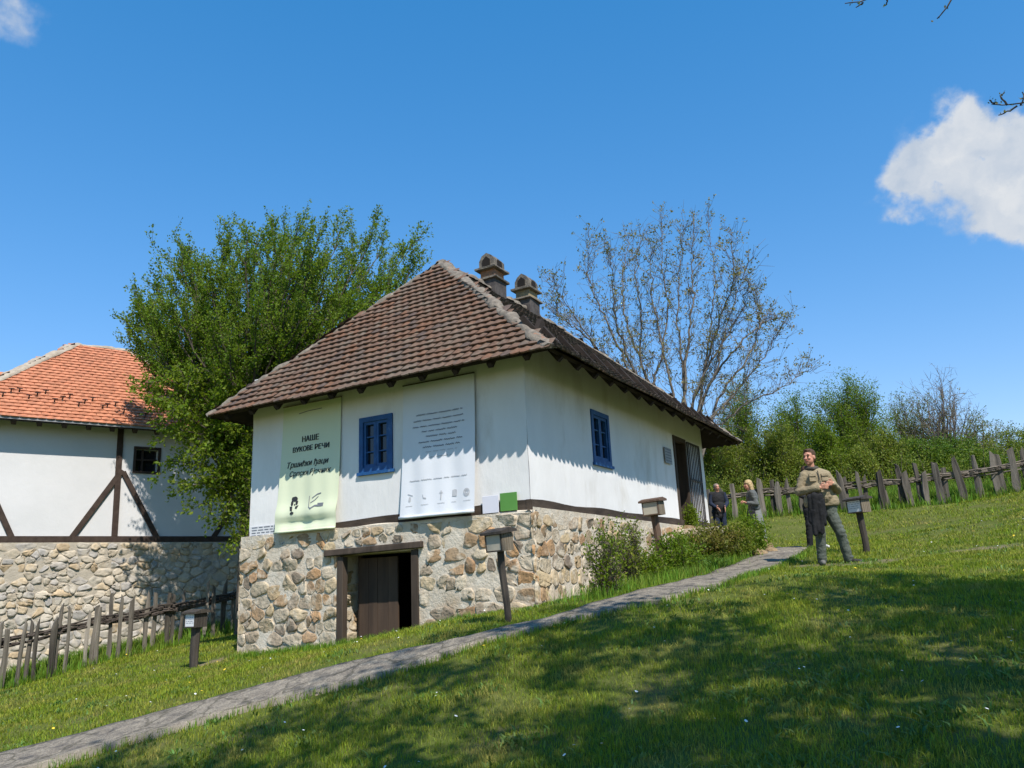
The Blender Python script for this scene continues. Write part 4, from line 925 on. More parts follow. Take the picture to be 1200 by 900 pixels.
# ------------------------------------------------------------------ wattle fences
MT['dark_stake'] = mat('dark_weathered_stake', (.205, .178, .145), (.10, .087, .07), rough=.92, nscale=11, stretch=(1, 1, .10), bump=.014, bscale=34, objrand=(.40, 1.1), c3=(.05, .043, .036), c3scale=5, c3lo=.52, c3hi=.68)
def fence(name, label, A, B, posts, hgt, wz, mw, seed, strands, wide):
    """split stakes (one part each) held by a woven band of withies"""
    R_ = np.random.default_rng(seed); A, B = np.asarray(A), np.asarray(B); d2 = unit((B - A) * V(1, 1, 0)); nr = V(d2[1], -d2[0], 0)
    mid = (A + B) / 2; T = thing(name, label, 'fence', V(mid[0], mid[1], g1(mid[0], mid[1])))
    us = []
    for px, hs, lean in posts:
        lean = lean * .55; hs = .35 + .62 * hs
        d = ray(px, 640); u = ((A - EYE * V(1, 1, 0)) @ nr) / (d @ nr); X = EYE + d * u; p = V(X[0], X[1], g1(X[0], X[1])); us.append((p - A) @ d2)
        H = hgt * hs; w = wide * R_.uniform(.7, 1.25); th = R_.uniform(.035, .06); mb = MB(); n = 7
        for k in range(1):
            t = np.linspace(0, 1, n); ctr = p[None] - UP * .15 + UP * ((H + .15) * t)[:, None] + d2 * (lean * H * t + .012 * np.sin(t * 5 + px))[:, None] + nr * (R_.choice([-1, 1]) * .05 + .03 * t)[:, None]
            ww = w * (1 - .14 * t ** 2) * (1 + .12 * np.sin(t * 9 + px)); ww[-1] *= R_.uniform(.55, 1.0)
            prof = np.array([(-.5, -.3), (-.1, -.55), (.5, -.35), (.45, .4), (0, .55), (-.5, .35)]) * (1 + R_.uniform(-.15, .15, (6, 2)))
            yaw = R_.uniform(-.5, .5); ca, sa = math.cos(yaw), math.sin(yaw); q = np.stack([prof[:, 0], prof[:, 1]], -1)
            rings = np.array([c + (d2 * ca + nr * sa) * (q[:, :1] * w_) + (nr * ca - d2 * sa) * (q[:, 1:] * th) for c, w_ in zip(ctr, ww)])
            rings[-1, :, 2] += np.array([1, .4, -1, -.8, 0, .8]) * R_.uniform(-.07, .07) + R_.uniform(-.015, .015, 6)
            mb.add(rings.reshape(-1, 3), [(i * 6 + a, i * 6 + (a + 1) % 6, (i + 1) * 6 + (a + 1) % 6, (i + 1) * 6 + a) for i in range(n - 1) for a in range(6)] + [(0, 1, 2, 3, 4, 5), tuple((n - 1) * 6 + a for a in range(6))])
        mb.build('stake', MT['grey_wood' if wide < .12 else 'dark_stake'], T)
    us = np.sort(us); mb = MB(); L0, L1 = us[0] - .3, us[-1] + .3
    for k in range(strands):
        s0 = L0 + (L1 - L0) * R_.uniform(0, .9) if k > 5 else L0 + R_.uniform(0, .6); s1 = min(L1, s0 + R_.uniform(1.6, 4.0)) if k > 5 else L1
        s = np.arange(s0, s1, .12); 
        if len(s) < 5: continue
        ph = R_.integers(0, 2); iu = np.searchsorted(us, s); par = np.where((iu + ph) % 2, 1, -1)
        lo = us[np.clip(iu - 1, 0, len(us) - 1)]; hi = us[np.clip(iu, 0, len(us) - 1)]; f = np.where(hi > lo, (s - lo) / np.maximum(hi - lo, .01), .5)
        offs = par * np.cos(np.clip(f, 0, 1) * math.pi) * .075
        P = A[None] * V(1, 1, 0) + d2 * s[:, None] + nr * offs[:, None]; z = gz(P[:, 0], P[:, 1]) + hgt * (wz[0] + (wz[1] - wz[0]) * R_.random()) + .03 * np.sin(s * R_.uniform(1.2, 2.4) + k) + .012 * vnoise(P, 6., k, 2)
        P[:, 2] = z; mb.tube(P, np.linspace(.025, .013, len(s))[::R_.choice([-1, 1])], 5)
    mb.build('woven_band', mw, T)
fl = [(-30, 1, .02), (-12, .9, -.02), (4, .95, .02), (9, 1.05, .01), (17, .85, .0), (33, .95, .12), (47, .9, .0), (52, .92, -.01), (70, .86, .05), (78, 1.15, .03), (87, 1.05, .0), (109, .84, .02), (117, .95, .02), (122, .9, -.05), (138, 1.22, -.03), (145, 1.1, .04),
      (157, .98, .03), (178, 1.06, .02), (187, 1, .0), (203, .96, .0), (208, .9, .02), (218, .96, .04), (243, 1.1, .02), (252, .95, -.03), (266, 1.05, .03), (277, .75, .01)]
fence('wattle_fence', 'rough wattle fence of thin grey stakes in front of the timbered house', on_ground(8, 807) + V(-.05, -.1, 0), at(277, 742, 19.3), fl, 1.22, (.62, .74), MT['withy_dark'], 61, 20, .095)
frp = [(836, .95, .02), (852, .9, 0), (866, 1.05, .0), (885, .85, .02), (899, 1.12, .0), (914, 1, -.04), (919, .9, .03), (931, 1.0, .0), (947, .95, .0), (962, .9, .02), (977, .95, .0), (984, 1, -.05), (997, 1.13, -.10), (1000, .9, .02), (1018, 1.08, -.03), (1022, .9, .1), (1042, 1.02, .02), (1046, 1.0, -.14), (1049, .95, -.18),
       (1066, 1.12, -.03), (1071, 1.25, -.18), (1076, .9, -.12), (1091, 1.22, -.12), (1096, .8, .0), (1112, 1.1, -.02), (1116, 1.15, -.2), (1120, .9, .05), (1138, 1.28, -.1), (1142, 1.1, -.22), (1160, 1.25, -.03), (1164, 1.15, -.14), (1184, 1.2, -.05), (1188, 1.1, .03), (1205, 1.2, .0), (1222, 1.1, -.1)]
fA, fB = at(866, 608, 24.0), at(1196, 577, 21.5)
fence('wattle_fence', 'wattle fence of broad split stakes along the top of the lawn', fA, fB, frp, 1.07, (.58, .76), MT['withy'], 62, 34, .165)

# ------------------------------------------------------------------ trees
class Plant:
    def __init__(s, seed): s.R = np.random.default_rng(seed); s.wood = MB(); s.lp = []; s.ld = []
    def limb(s, pts, r0, r1, n=5, wob=.03, seg=None):
        """smooth wobbling limb through the given points; returns its points"""
        pts = np.asarray(pts, float); L_ = np.linalg.norm(np.diff(pts, axis=0), axis=1).sum(); m_ = seg or max(5, int(L_ / .35)); t = np.linspace(0, 1, m_)
        if len(pts) == 2: P = pts[0] + (pts[1] - pts[0]) * t[:, None]
        else:
            k = np.linspace(0, 1, len(pts)); P = np.stack([np.interp(t, k, pts[:, i]) for i in range(3)], -1)
            for _ in range(3): P[1:-1] = .25 * P[:-2] + .5 * P[1:-1] + .25 * P[2:]
        P[1:-1] += s.R.normal(0, wob, (m_ - 2, 3)); s.wood.tube(P, r0 + (r1 - r0) * t ** .8, n, cap=False); return P
    def leaves(s, P, d, spread, count):
        P = np.asarray(P); i = s.R.integers(0, len(P), count); s.lp.append(P[i] + s.R.normal(0, spread, (count, 3))); s.ld.append(np.tile(d, (count, 1)) if np.ndim(d) == 1 else d[i])
    def crown(s, name, mt, parent, size, keep=None, label=None, droop=.0):
        P = np.vstack(s.lp); D = np.vstack(s.ld); R_ = s.R
        if keep is not None: k = keep(P); P, D = P[k], D[k]
        n = len(P); d = D * .8 + R_.normal(0, .75, (n, 3)) - UP * droop; d /= np.linalg.norm(d, axis=1)[:, None] + 1e-9
        a = np.cross(d, R_.normal(0, 1, (n, 3))); a /= np.linalg.norm(a, axis=1)[:, None] + 1e-9; nn = np.cross(d, a)
        L_ = (size * R_.uniform(.6, 1.3, n))[:, None]; w = L_ * .30
        v = np.stack([P, P + d * L_ * .5 + a * w + nn * L_ * .07, P + d * L_, P + d * L_ * .5 - a * w + nn * L_ * .07], 1).reshape(-1, 3)
        f = np.arange(4 * n).reshape(n, 4); o = add_obj(name, raw_mesh(name, v - root_loc(parent), f, mt), parent)
        if label: o['label'] = label
        return o

def green_tree():
    base = G(283, 18.2); T = thing('leafy_tree', 'large bright green spreading tree between the two houses', 'tree', base)
    p = Plant(71); R_ = p.R; fork = at(290, 500, 18.2)
    p.limb([base - UP * .2, base + (fork - base) * .5 + V(.06, 0, 0), fork], .17, .13, 9, .015)
    tops = [(152, 374, 0), (166, 350, -1), (180, 340, 1.2), (205, 305, .5), (222, 275, -.5), (232, 290, 1.6), (265, 266, 1), (250, 300, -1.6), (300, 258, -1), (316, 256, 0), (330, 265, 1.8), (346, 247, 1), (372, 252, -1.5), (396, 246, .5), (412, 262, 1.9), (432, 258, -.5), (448, 256, 1), (480, 262, 0), (484, 284, -.5),
            (474, 305, 1.0), (455, 290, 2), (440, 320, -.2), (310, 310, 1.5), (340, 300, -2), (380, 300, -1.5), (420, 300, 2), (280, 330, 2.5), (225, 350, -1.5), (185, 385, 1), (200, 410, -.8), (250, 370, -2.2), (300, 350, -2.4), (350, 350, -2), (400, 340, -1.2), (270, 400, -2.2), (330, 395, -1.5), (170, 400, -.3), (235, 415, 1.5), (380, 270, 2.3), (290, 290, 2.2)]
    for _ in range(48):
        ang = R_.uniform(-1.42, 1.22); rr = R_.uniform(.55, .97); tops.append((300 + math.sin(ang) * (152 if ang < 0 else 185) * rr, 420 - math.cos(ang) * 172 * rr, R_.uniform(-2.2, 2.2)))
    for px, py, dy in tops:
        tip = at(px, py + 30 + .02 * (300 - py), 18.4 + dy); st = fork + UP * R_.uniform(-.5, .5) + V(*(R_.normal(0, .05, 3))); h = tip - st
        out = h * V(1, 1, 0); mid1 = st + out * .34 + UP * h[2] * .26; mid2 = st + out * .72 + UP * h[2] * .64
        P = p.limb([st, mid1, mid2, tip], .062, .008, 5, .035)
        L_ = len(P)
        for k in range(int(L_ * .14), L_):
            for _ in range(2 if k < L_ - 2 else 3):
                dirv = unit(unit(P[min(k + 1, L_ - 1)] - P[k - 1]) * .75 + UP * .5 + R_.normal(0, .42, 3)); ln = R_.uniform(.35, 1.15) * (1.0 if k < L_ * .8 else .75)
                q = p.limb([P[k], P[k] + dirv * ln * .5, P[k] + dirv * ln + UP * ln * .12], .012, .003, 3, .015, seg=5)
                p.leaves(np.linspace(q[0] * .75 + q[-1] * .25, q[-1], 12), dirv, .045, int(74 * ln) + 12)
                for _ in range(2):
                    a = q[R_.integers(1, 5)]; dv = unit(dirv * .7 + UP * .25 + R_.normal(0, .5, 3)); l2 = R_.uniform(.18, .45)
                    p.wood.tube([a, a + dv * l2 * .5, a + dv * l2], [.005, .004, .002], 3, cap=False); p.leaves(np.linspace(a, a + dv * l2, 7), dv, .035, int(46 * l2) + 4)
        p.leaves(P[-3:], unit(P[-1] - P[-3]), .08, 12)
    low = [(195, 445, -1.6), (180, 470, -1.2), (172, 455, -1), (205, 480, -2), (215, 505, -1.7), (190, 500, -1.0), (230, 530, -1.7), (205, 540, -1.2), (250, 560, -1.4), (222, 570, -1.2), (265, 500, -1.6), (250, 470, -1.9), (275, 540, -1.2), (245, 590, -1.2), (270, 585, -1), (284, 560, -.8), (282, 500, -.7), (225, 440, -1.8), (255, 440, -1.8), (280, 460, -1.4), (240, 505, -1.0), (215, 465, -.6), (262, 610, -.9), (280, 625, -.6)]
    p2 = Plant(72); p2.wood = p.wood; R_ = p2.R
    for px, py, dy in low:
        tip = at(px, py, 18.2 + dy); st = base + (fork - base) * R_.uniform(.62, 1.0); h = tip - st; P = p2.limb([st, st + h * V(.4, .4, .55) + UP * .12, st + h * V(.75, .75, .85) + UP * .1, tip], .035, .006, 4, .03); L_ = len(P)
        for k in range(int(L_ * .25), L_):
            for _ in range(5):
                dirv = unit(unit(h) * .5 + UP * .1 + R_.normal(0, .6, 3)); ln = R_.uniform(.25, .65)
                q = p2.limb([P[k], P[k] + dirv * ln * .5, P[k] + dirv * ln - UP * .05], .008, .002, 3, .012, seg=4); p2.leaves(np.linspace(q[0], q[-1], 9), dirv, .05, int(44 * ln) + 8)
    p.wood.build('trunk', MT['bark'], T, smooth=True, recalc=False)
    p.crown('crown', MT['leaf'], T, .064); p2.crown('low_boughs', MT['leaf_yellow'], T, .088, droop=.3)
green_tree()

def bare_tree():
    Y0 = 25.0; base = G(800, Y0); T = thing('budding_tree', 'tall nearly bare tree with opening buds behind the old house', 'tree', base)
    p = Plant(81); R_ = p.R; zp = lambda x, y: (620 + x / 3.3333, 230 + y / 3.3333)
    limbs = [[(600, 1120), (620, 830), (600, 600), (580, 400), (590, 250), (610, 90)], [(570, 1120), (490, 740), (420, 600), (430, 430), (400, 250), (440, 90)], [(560, 1120), (410, 690), (330, 540), (250, 380), (200, 260), (215, 125)],
             [(600, 1120), (625, 820), (700, 640), (720, 450), (740, 280), (710, 40)], [(610, 1120), (650, 820), (745, 650), (800, 420), (880, 215)], [(620, 1120), (690, 860), (830, 720), (960, 570), (1030, 450)],
             [(620, 1120), (720, 880), (860, 770), (1040, 700), (1130, 625)], [(560, 1120), (400, 720), (290, 610), (150, 430), (60, 290)], [(580, 1120), (470, 720), (510, 600), (545, 400), (520, 250), (515, 45)],
             [(600, 1120), (610, 620), (650, 380), (640, 250), (650, 70)], [(610, 1120), (690, 650), (760, 430), (820, 300), (810, 110)], [(565, 1120), (420, 700), (330, 480), (310, 330), (290, 135)], [(615, 1120), (740, 760), (900, 560), (930, 420), (900, 330)],
             [(575, 1120), (470, 720), (360, 420), (350, 260), (380, 110)], [(610, 1120), (700, 700), (850, 520), (960, 440), (1000, 430)], [(560, 1120), (380, 700), (220, 520), (120, 450), (70, 410)], [(605, 1120), (640, 740), (760, 540), (860, 400), (880, 300)], [(590, 1120), (560, 700), (500, 480), (470, 330), (470, 160)]]
    for li, lb in enumerate(limbs):
        dy = R_.uniform(-2.2, 2.2); n = len(lb); pts = [at(zp(x, y)[0] + (785 - zp(x, y)[0]) * .07, zp(x, y)[1] + 13, Y0 + dy * (k / (n - 1)) ** 1.2) for k, (x, y) in enumerate(lb)]; pts[0] = base + V(*(R_.normal(0, .06, 2)), -.1)
        P = p.limb(pts, .058, .006, 6, .03, seg=34); L_ = len(P)
        for k in range(8, L_):
            for _ in range(R_.integers(1, 4)):
                dirv = unit(unit(P[min(k + 1, L_ - 1)] - P[k - 1]) * .8 + UP * .25 + R_.normal(0, .5, 3)); ln = R_.uniform(.3, 1.35) * (1.1 - .65 * k / L_)
                q = p.limb([P[k], P[k] + dirv * ln * .5 + R_.normal(0, .04, 3), P[k] + dirv * ln + UP * ln * .12], .012, .004, 3, .03, seg=6); 
                for _ in range(3):
                    a = q[R_.integers(1, 6)]; dv = unit(dirv * .6 + UP * .3 + R_.normal(0, .55, 3)); l2 = R_.uniform(.15, .6); b = a + dv * l2
                    p.wood.tube([a, (a + b) / 2 + R_.normal(0, .02, 3), b], [.006, .005, .003], 3, cap=False)
                    if R_.random() < .45: p.leaves(np.array([b]), dv, .04, int(R_.integers(3, 9)))
                if R_.random() < .6: p.leaves(q[-1:], dirv, .05, int(R_.integers(5, 13)))
    p.wood.build('trunk', MT['bark_grey'], T, smooth=True, recalc=False); p.crown('buds', MT['leaf_bud'], T, .075)
bare_tree()

def shrub_tree(name, label, cat, base, H, W, mt, seed, bark, leaves, lsize, bare=0, group=None, lowest=.12, stems=5, upright=.5):
    """crown of twiggy clumps round several stems; uneven outline, sky gaps"""
    p = Plant(seed); R_ = p.R; T = thing(name, label, cat, base, group); n = int(26 + W * 5)
    for k in range(n):
        t = R_.uniform(lowest, 1) ** .8; ang = R_.uniform(0, 2 * math.pi); prof = math.sin(math.pi * min(1, .18 + .8 * t)) ** .6; rr = W / 2 * prof * math.sqrt(R_.uniform(.1, 1))
        tip = base + V(math.cos(ang) * rr, math.sin(ang) * rr, H * t * R_.uniform(.88, 1.05)); st = base + V(*(R_.normal(0, W * .04, 2)), -.1)
        mid = st + (tip - st) * V(.5, .5, .62); P = p.limb([st, mid, tip], .02 + .012 * H if H > 1.6 else .004 + .006 * H, .006 if H > 1.6 else .0025, 4, .03 + .01 * H, seg=9)
        for j in range(3, 9):
            for _ in range(2):
                dv = unit(unit(tip - st) * .5 + UP * upright + R_.normal(0, .55, 3)); ln = R_.uniform(.10, .24) * min(H, W * 1.6) * .8; q = np.linspace(P[j], P[j] + dv * ln, 6)
                p.wood.tube(q[::2], [.011, .007, .004] if H > 1.6 else [.003, .0025, .002], 3, cap=False)
                if R_.random() >= bare: p.leaves(q, dv, .035 + .02 * W, int(leaves * R_.uniform(.5, 1.4)))
                for _ in range(1 if bare < .3 else 3):
                    dv2 = unit(dv * .6 + R_.normal(0, .6, 3)); a = q[R_.integers(2, 6)]; p.wood.tube([a, a + dv2 * ln * .25, a + dv2 * ln * .5], [.006, .005, .003] if H > 1.6 else [.002, .002, .0015], 3, cap=False)
                    if bare and R_.random() > bare: p.leaves(np.array([a + dv2 * ln * .5]), dv2, .03, 4)
    p.wood.build('trunk' if H > 2.5 else 'stems', bark, T, smooth=True, recalc=False); p.crown('crown' if H > 2.5 else 'foliage', mt, T, lsize); return T
def top_h(px, py, Y):
    b = G(px, Y); return b, at(px, py, Y)[2] - b[2]
bg = [(846, 492, 30, 3.4, 'leaf_olive', 'olive green tree just right of the eaves, behind the dark clad visitor', 0), (888, 462, 33, 3.4, 'leaf_yellow', 'pale feathery tree behind the blonde woman', .15), (918, 500, 29, 2.6, 'leaf_olive', 'low olive bush tree left of the man behind the fence', 0),
      (948, 462, 34, 2.8, 'leaf', 'slim mid green tree directly behind the man', 0), (976, 500, 30, 2.8, 'leaf_yellow', 'yellow green bush tree behind the tilted info post', 0), (1014, 448, 33, 4.6, 'leaf', 'round full green tree, tallest of those behind the fence', 0), (1040, 510, 29, 3.0, 'leaf_olive', 'low olive bush tree in front of the round full tree', 0),
      (1082, 466, 35, 3.0, 'leaf_olive', 'thin olive tree left of the bare grey tree', .35), (1075, 520, 29, 3.0, 'leaf_dark', 'dark green bush tree below the thin olive tree', 0), (1118, 444, 34, 3.2, 'leaf_bud', 'bare grey twiggy tree rising above the fence', .9), (1120, 518, 29, 3.2, 'leaf_dark', 'dark bush tree at the foot of the bare grey tree', .1), (1158, 490, 33, 2.6, 'leaf_olive', 'sparse small tree right of the bare grey tree', .5),
      (1160, 530, 28, 2.6, 'leaf_dark', 'low dark bush tree behind the right end of the fence', 0), (1196, 504, 31, 3.0, 'leaf_olive', 'sparse olive tree at the right edge of the picture', .35), (1240, 500, 30, 3.2, 'leaf', 'green bush tree beyond the right edge of the fence', 0), (820, 500, 34, 3.6, 'leaf_yellow', 'yellow green tree mostly hidden behind the old house', 0)]
for i, (px, py, Y, W, mt, lab, bare) in enumerate(bg):
    b, H = top_h(px, py, Y); shrub_tree('tree', lab, 'tree', b, H, W, MT[mt], 100 + i, MT['bark_grey'] if bare > .3 else MT['bark'], 85 if bare < .3 else 30, .066 if bare < .3 else .065, bare, 'trees behind the right hand fence', lowest=.06 if Y < 31 else (.4 if W > 4.2 else .2))
# low growth filling the ground behind the fence
def thicket():
    R_ = np.random.default_rng(5); p = Plant(55)
    for k in range(260):
        px = R_.uniform(825, 1260); Y = R_.uniform(25.5, 36); b = G(px, Y); h = R_.uniform(.4, 1.6); tip = b + V(*(R_.normal(0, .3, 2)), h); q = np.linspace(b, tip, 7); p.wood.tube(q[::3], [.012, .009, .004], 3, cap=False); p.leaves(q[1:], UP, .22, 200)
    base = G(1000, 30); T = thing('thicket', 'tangle of low green undergrowth behind the right hand fence', 'undergrowth', base); T['kind'] = 'stuff'
    o = p.wood.build('twigs', MT['bark'], T, recalc=False); o['kind'] = 'stuff'; c = p.crown('leaves', MT['leaf_olive'], T, .07); c['kind'] = 'stuff'
thicket()
# shrubs on the bank along the side wall
def bank(px, py, W, H, mt, lab, seed, leaves, ls, **k):
    b = on_ground(px, py); shrub_tree('shrub', lab, 'shrub', b, H, W, MT[mt], seed, MT['bark'], leaves, ls, group='shrubs on the bank below the side wall', **k)
bank(716, 699, .6, .95, 'leaf_yellow', 'leggy rose bush with small leaves nearest the house corner', 201, 5, .045, lowest=.12)
bank(742, 690, .5, 1.0, 'leaf_olive', 'thin upright rose bush against the rubble left of the brown post', 202, 5, .045, lowest=.2)
bank(758, 686, .8, .5, 'leaf_yellow', 'low pale green herb at the foot of the brown post', 203, 10, .05)
bank(792, 677, .9, .7, 'leaf', 'spreading green shrub right of the brown post', 204, 12, .055)
bank(806, 668, 1.0, .6, 'leaf_yellow', 'loose olive shrub below the side doorway', 205, 10, .05)
bank(842, 661, 1.05, .62, 'leaf_red', 'bush with reddish young leaves in front of the dark clad visitor', 206, 18, .05)
bank(862, 655, 1.0, .60, 'leaf_olive', 'dense olive bush in the middle of the bank', 207, 20, .05)
bank(880, 648, .85, .62, 'leaf', 'dense dark bush at the end of the bank by the path', 208, 24, .05)
def blades(name, label, cat, base, n, L_, w, mt, seed, flowers=None):
    R_ = np.random.default_rng(seed); T = thing(name, label, cat, base); mb = MB()
    for k in range(n):
        a = R_.uniform(0, 2 * math.pi); r = R_.uniform(0, .22); p0 = base + V(math.cos(a) * r, math.sin(a) * r * .7, -.02); o = V(math.cos(a), math.sin(a), 0); l_ = L_ * R_.uniform(.6, 1.1); t = np.linspace(0, 1, 6)
        c = p0 + UP * (l_ * (t - .55 * t ** 2.4))[:, None] + o * (l_ * .75 * t ** 1.8)[:, None]; sd = V(-o[1], o[0], 0); ww = (w * (1 - t) ** .6 * .5)[:, None]
        mb.add(np.vstack([c - sd * ww, c + sd * ww]), [(i, i + 1, 7 + i, 6 + i) for i in range(5)])
    mb.build('leaves', mt, T, recalc=False)
blades('day_lily', 'clump of long arching pale green lily leaves on the bank', 'plant', on_ground(826, 668), 90, .62, .03, MT['grass_leaf'], 5)
blades('day_lily', 'second smaller clump of lily leaves nearest the path, drying at the tips', 'plant', on_ground(838, 669), 60, .45, .026, MT['grass_leaf'], 6)
b = spt(7.35, 2.69, .12); shrub_tree('potted_plant', 'small leafy plant on the threshold of the side doorway', 'plant', b, .42, .3, MT['leaf_yellow'], 210, MT['bark'], 6, .05)

def boulder(mb, c, r, seed):
    R_ = np.random.default_rng(seed); bm = bmesh.new(); bmesh.ops.create_icosphere(bm, subdivisions=2, radius=1); v = np.array([x.co[:] for x in bm.verts]); f = [[q.index for q in p.verts] for p in bm.faces]; bm.free()
    v = v * (1 + .28 * vnoise(v + seed * 3.1, 1.1, seed, 2)[:, None]); mb.add(np.asarray(c) + v * np.asarray(r), f)
for lab, px, py, r in (('pale flat stone at the end of the bank beside the path', 889, 652, (.17, .12, .09)), ('ochre stone behind the pale flat stone', 898, 645, (.14, .12, .12)), ('dark stone at the tip of the bank by the path end', 905, 648, (.12, .10, .07)), ('upright rosy stone post below the blonde woman', 896, 640, (.08, .08, .26))):
    p = on_ground(px, py); mb = MB(); boulder(mb, p + UP * r[2] * .5, r, int(px)); tag(mb.build('stone', MT['field_stone'], smooth=False), lab, 'stone', 'stones at the end of the bank')
def landing():
    mb = MB(); b = spt(7.3, 0, .5); T = thing('stone_landing', 'rough stone landing under the side doorway behind the shrubs', 'landing', V(b[0], b[1], g1(b[0], b[1])))
    mbs = MB(); f = lambda u, z: spt(u, z, .95); mb.prism([spt(6.2, 1.6, .08), spt(9.3, 1.6, .08), spt(9.3, 1.6, .93), spt(6.2, 1.6, .93)], UP * .98)
    stones_rect(mbs, f, SN, 6.2, 9.3, 1.7, 2.6, size=.24, aspect=1.5, seed=77, height=(.01, .04)); s2 = lambda u, z: spt(6.2, z, .95 - u); stones_rect(mbs, s2, -SD, 0, .85, 1.7, 2.6, size=.24, aspect=1.4, seed=78, height=(.01, .04))
    o = mb.build('masonry', MT['mortar'], T); mbs.build('rubble', MT['stone'], o, smooth=True)
landing()

# tree behind the viewer's right shoulder: its shade falls over the lawn, a few twig tips hang into view
def proj(P):
    q = np.asarray(P) - EYE; z = q @ _fw; z_ = np.where(np.abs(z) < 1e-6, 1e-6, z); return 600 + F * (q @ CR) / z_, 450 - F * (q @ CU) / z_, z
def in_view(P, mg=25):
    x, y, z = proj(P); return (z > 0) & (x > -mg) & (x < W0 + mg) & (y > -mg) & (y < H0 + mg)
def shade_tree():
    base = V(8.2, -2.6, g1(8.2, -2.6)); T = thing('overhanging_tree', 'tree out of sight at the right whose budding twigs hang into the top right corner', 'tree', base)
    p = Plant(91); R_ = p.R; fork = base + V(-.3, .2, 3.2); p.limb([base - UP * .3, base + V(-.1, .1, 1.6), fork], .24, .17, 9, .02)
    cen = V(4.6, .2, 8.6)
    for k in range(66):
        for _ in range(50):
            d = R_.normal(0, 1, 3); d = d / np.linalg.norm(d) * R_.uniform(.45, 1) ** .5; tip = cen + d * V(7.2, 4.6, 2.6)
            if not in_view(tip, 60): break
        else: continue
        h = tip - fork; P = p.limb([fork, fork + h * V(.3, .3, .42), fork + h * V(.7, .7, .78), tip], .07, .012, 5, .05); L_ = len(P)
        for j in range(int(L_ * .35), L_):
            for _ in range(2):
                dv = unit(unit(h) * .5 + R_.normal(0, .6, 3)); ln = R_.uniform(.5, 1.3); q = np.linspace(P[j], P[j] + dv * ln, 7)
                if in_view(q).any(): continue
                p.wood.tube(q[::3], [.015, .009, .004], 3, cap=False)
                p.leaves(q[2:], dv, .13, int(R_.choice([0, 6, 30, 60, 80])))
    for pts in ([(1060, -60), (1035, -8), (1012, 3), (990, 4)], [(1035, -8), (1041, 1), (1037, 7)], [(1140, -50), (1116, 2), (1108, 12), (1098, 22)], [(1290, 90), (1215, 118), (1192, 124), (1162, 122)], [(1192, 124), (1182, 131), (1170, 135)], [(1180, 123), (1170, 112), (1177, 108)], [(1196, 123), (1201, 112), (1198, 108)], [(1012, 3), (1003, 9)], [(1165, 122), (1160, 117)], [(1230, 112), (1210, 95), (1206, 90)]):
        Y = 6.2; P = p.limb([at(x, y, Y + .05 * i) for i, (x, y) in enumerate(pts)], .010, .005, 4, .004, seg=8)
        p.leaves(P[2:], UP, .02, 7)
    for a, b in (((1060, -60), fork + V(-1.5, 2.2, 2.6)), ((1140, -50), fork + V(-1.2, 2.4, 2.4)), ((1290, 90), fork + V(-.3, 2.6, 1.6))):
        A_ = at(*a, 6.2); p.limb([A_, (A_ + b) / 2 + UP * .3, b, fork], .012, .06, 5, .03)
    tips = list(p.lp[-10:]); 
    p.wood.build('trunk', MT['bark'], T, smooth=True, recalc=False); nt_ = sum(len(x) for x in tips); tot = sum(len(x) for x in p.lp)
    flag = np.zeros(tot, bool); flag[tot - nt_:] = True
    p.crown('crown', MT['leaf_olive'], T, .15, keep=lambda P: flag & False | ~in_view(P, 30)); 
    q = Plant(92); q.lp = tips; q.ld = p.ld[-10:]; tag(q.crown('buds', MT['leaf_bud'], T, .028), kind='stuff')
shade_tree()
# ------------------------------------------------------------------ people
def _ell(bm, c, r, rot=None):
    M = Matrix.Translation(Vector(c)) @ (rot if rot is not None else Matrix.Identity(4)) @ Matrix.Diagonal((*r, 1)); bmesh.ops.create_icosphere(bm, subdivisions=3, radius=1, matrix=M)
def _cap(bm, a, ra, b, rb, sq=1.0):
    """tapered limb segment with round ends"""
    a, b = Vector(a), Vector(b); d = (b - a); L_ = d.length; q = d.to_track_quat('Z', 'Y').to_matrix().to_4x4(); n = 14; rings = []
    prof = [(-ra * math.cos(t), ra * math.sin(t)) for t in np.linspace(.15, math.pi / 2, 5)] + [(L_ + rb * math.sin(t), rb * math.cos(t)) for t in np.linspace(0, math.pi / 2 - .15, 5)]
    M = Matrix.Translation(a) @ q; vs = []
    for z, r in prof: vs.append([bm.verts.new(M @ Vector((r * math.cos(t), r * math.sin(t) * sq, z))) for t in np.linspace(0, 2 * math.pi, n, endpoint=False)])
    for i in range(len(vs) - 1):
        for j in range(n): bm.faces.new((vs[i][j], vs[i][(j + 1) % n], vs[i + 1][(j + 1) % n], vs[i + 1][j]))
    bm.faces.new(vs[0][::-1]); bm.faces.new(vs[-1])
def fuse(parts, voxel, smooth=6, fac=.5):
    """join overlapping solids into one continuous skin"""
    bm = bmesh.new()
    for p in parts:
        if p[0] == 'e': _ell(bm, *p[1:])
        else: _cap(bm, *p[1:])
    me = bpy.data.meshes.new('t'); bm.to_mesh(me); bm.free(); o = bpy.data.objects.new('t', me); COL.objects.link(o)
    m1 = o.modifiers.new('r', 'REMESH'); m1.mode = 'VOXEL'; m1.voxel_size = voxel; m2 = o.modifiers.new('s', 'SMOOTH'); m2.factor = fac; m2.iterations = smooth
    dg = bpy.context.evaluated_depsgraph_get(); dg.update(); e = o.evaluated_get(dg).to_mesh(); v = np.array([x.co[:] for x in e.vertices]); f = [tuple(p.vertices) for p in e.polygons]
    o.evaluated_get(dg).to_mesh_clear(); bpy.data.objects.remove(o); bpy.data.meshes.remove(me); return v, f
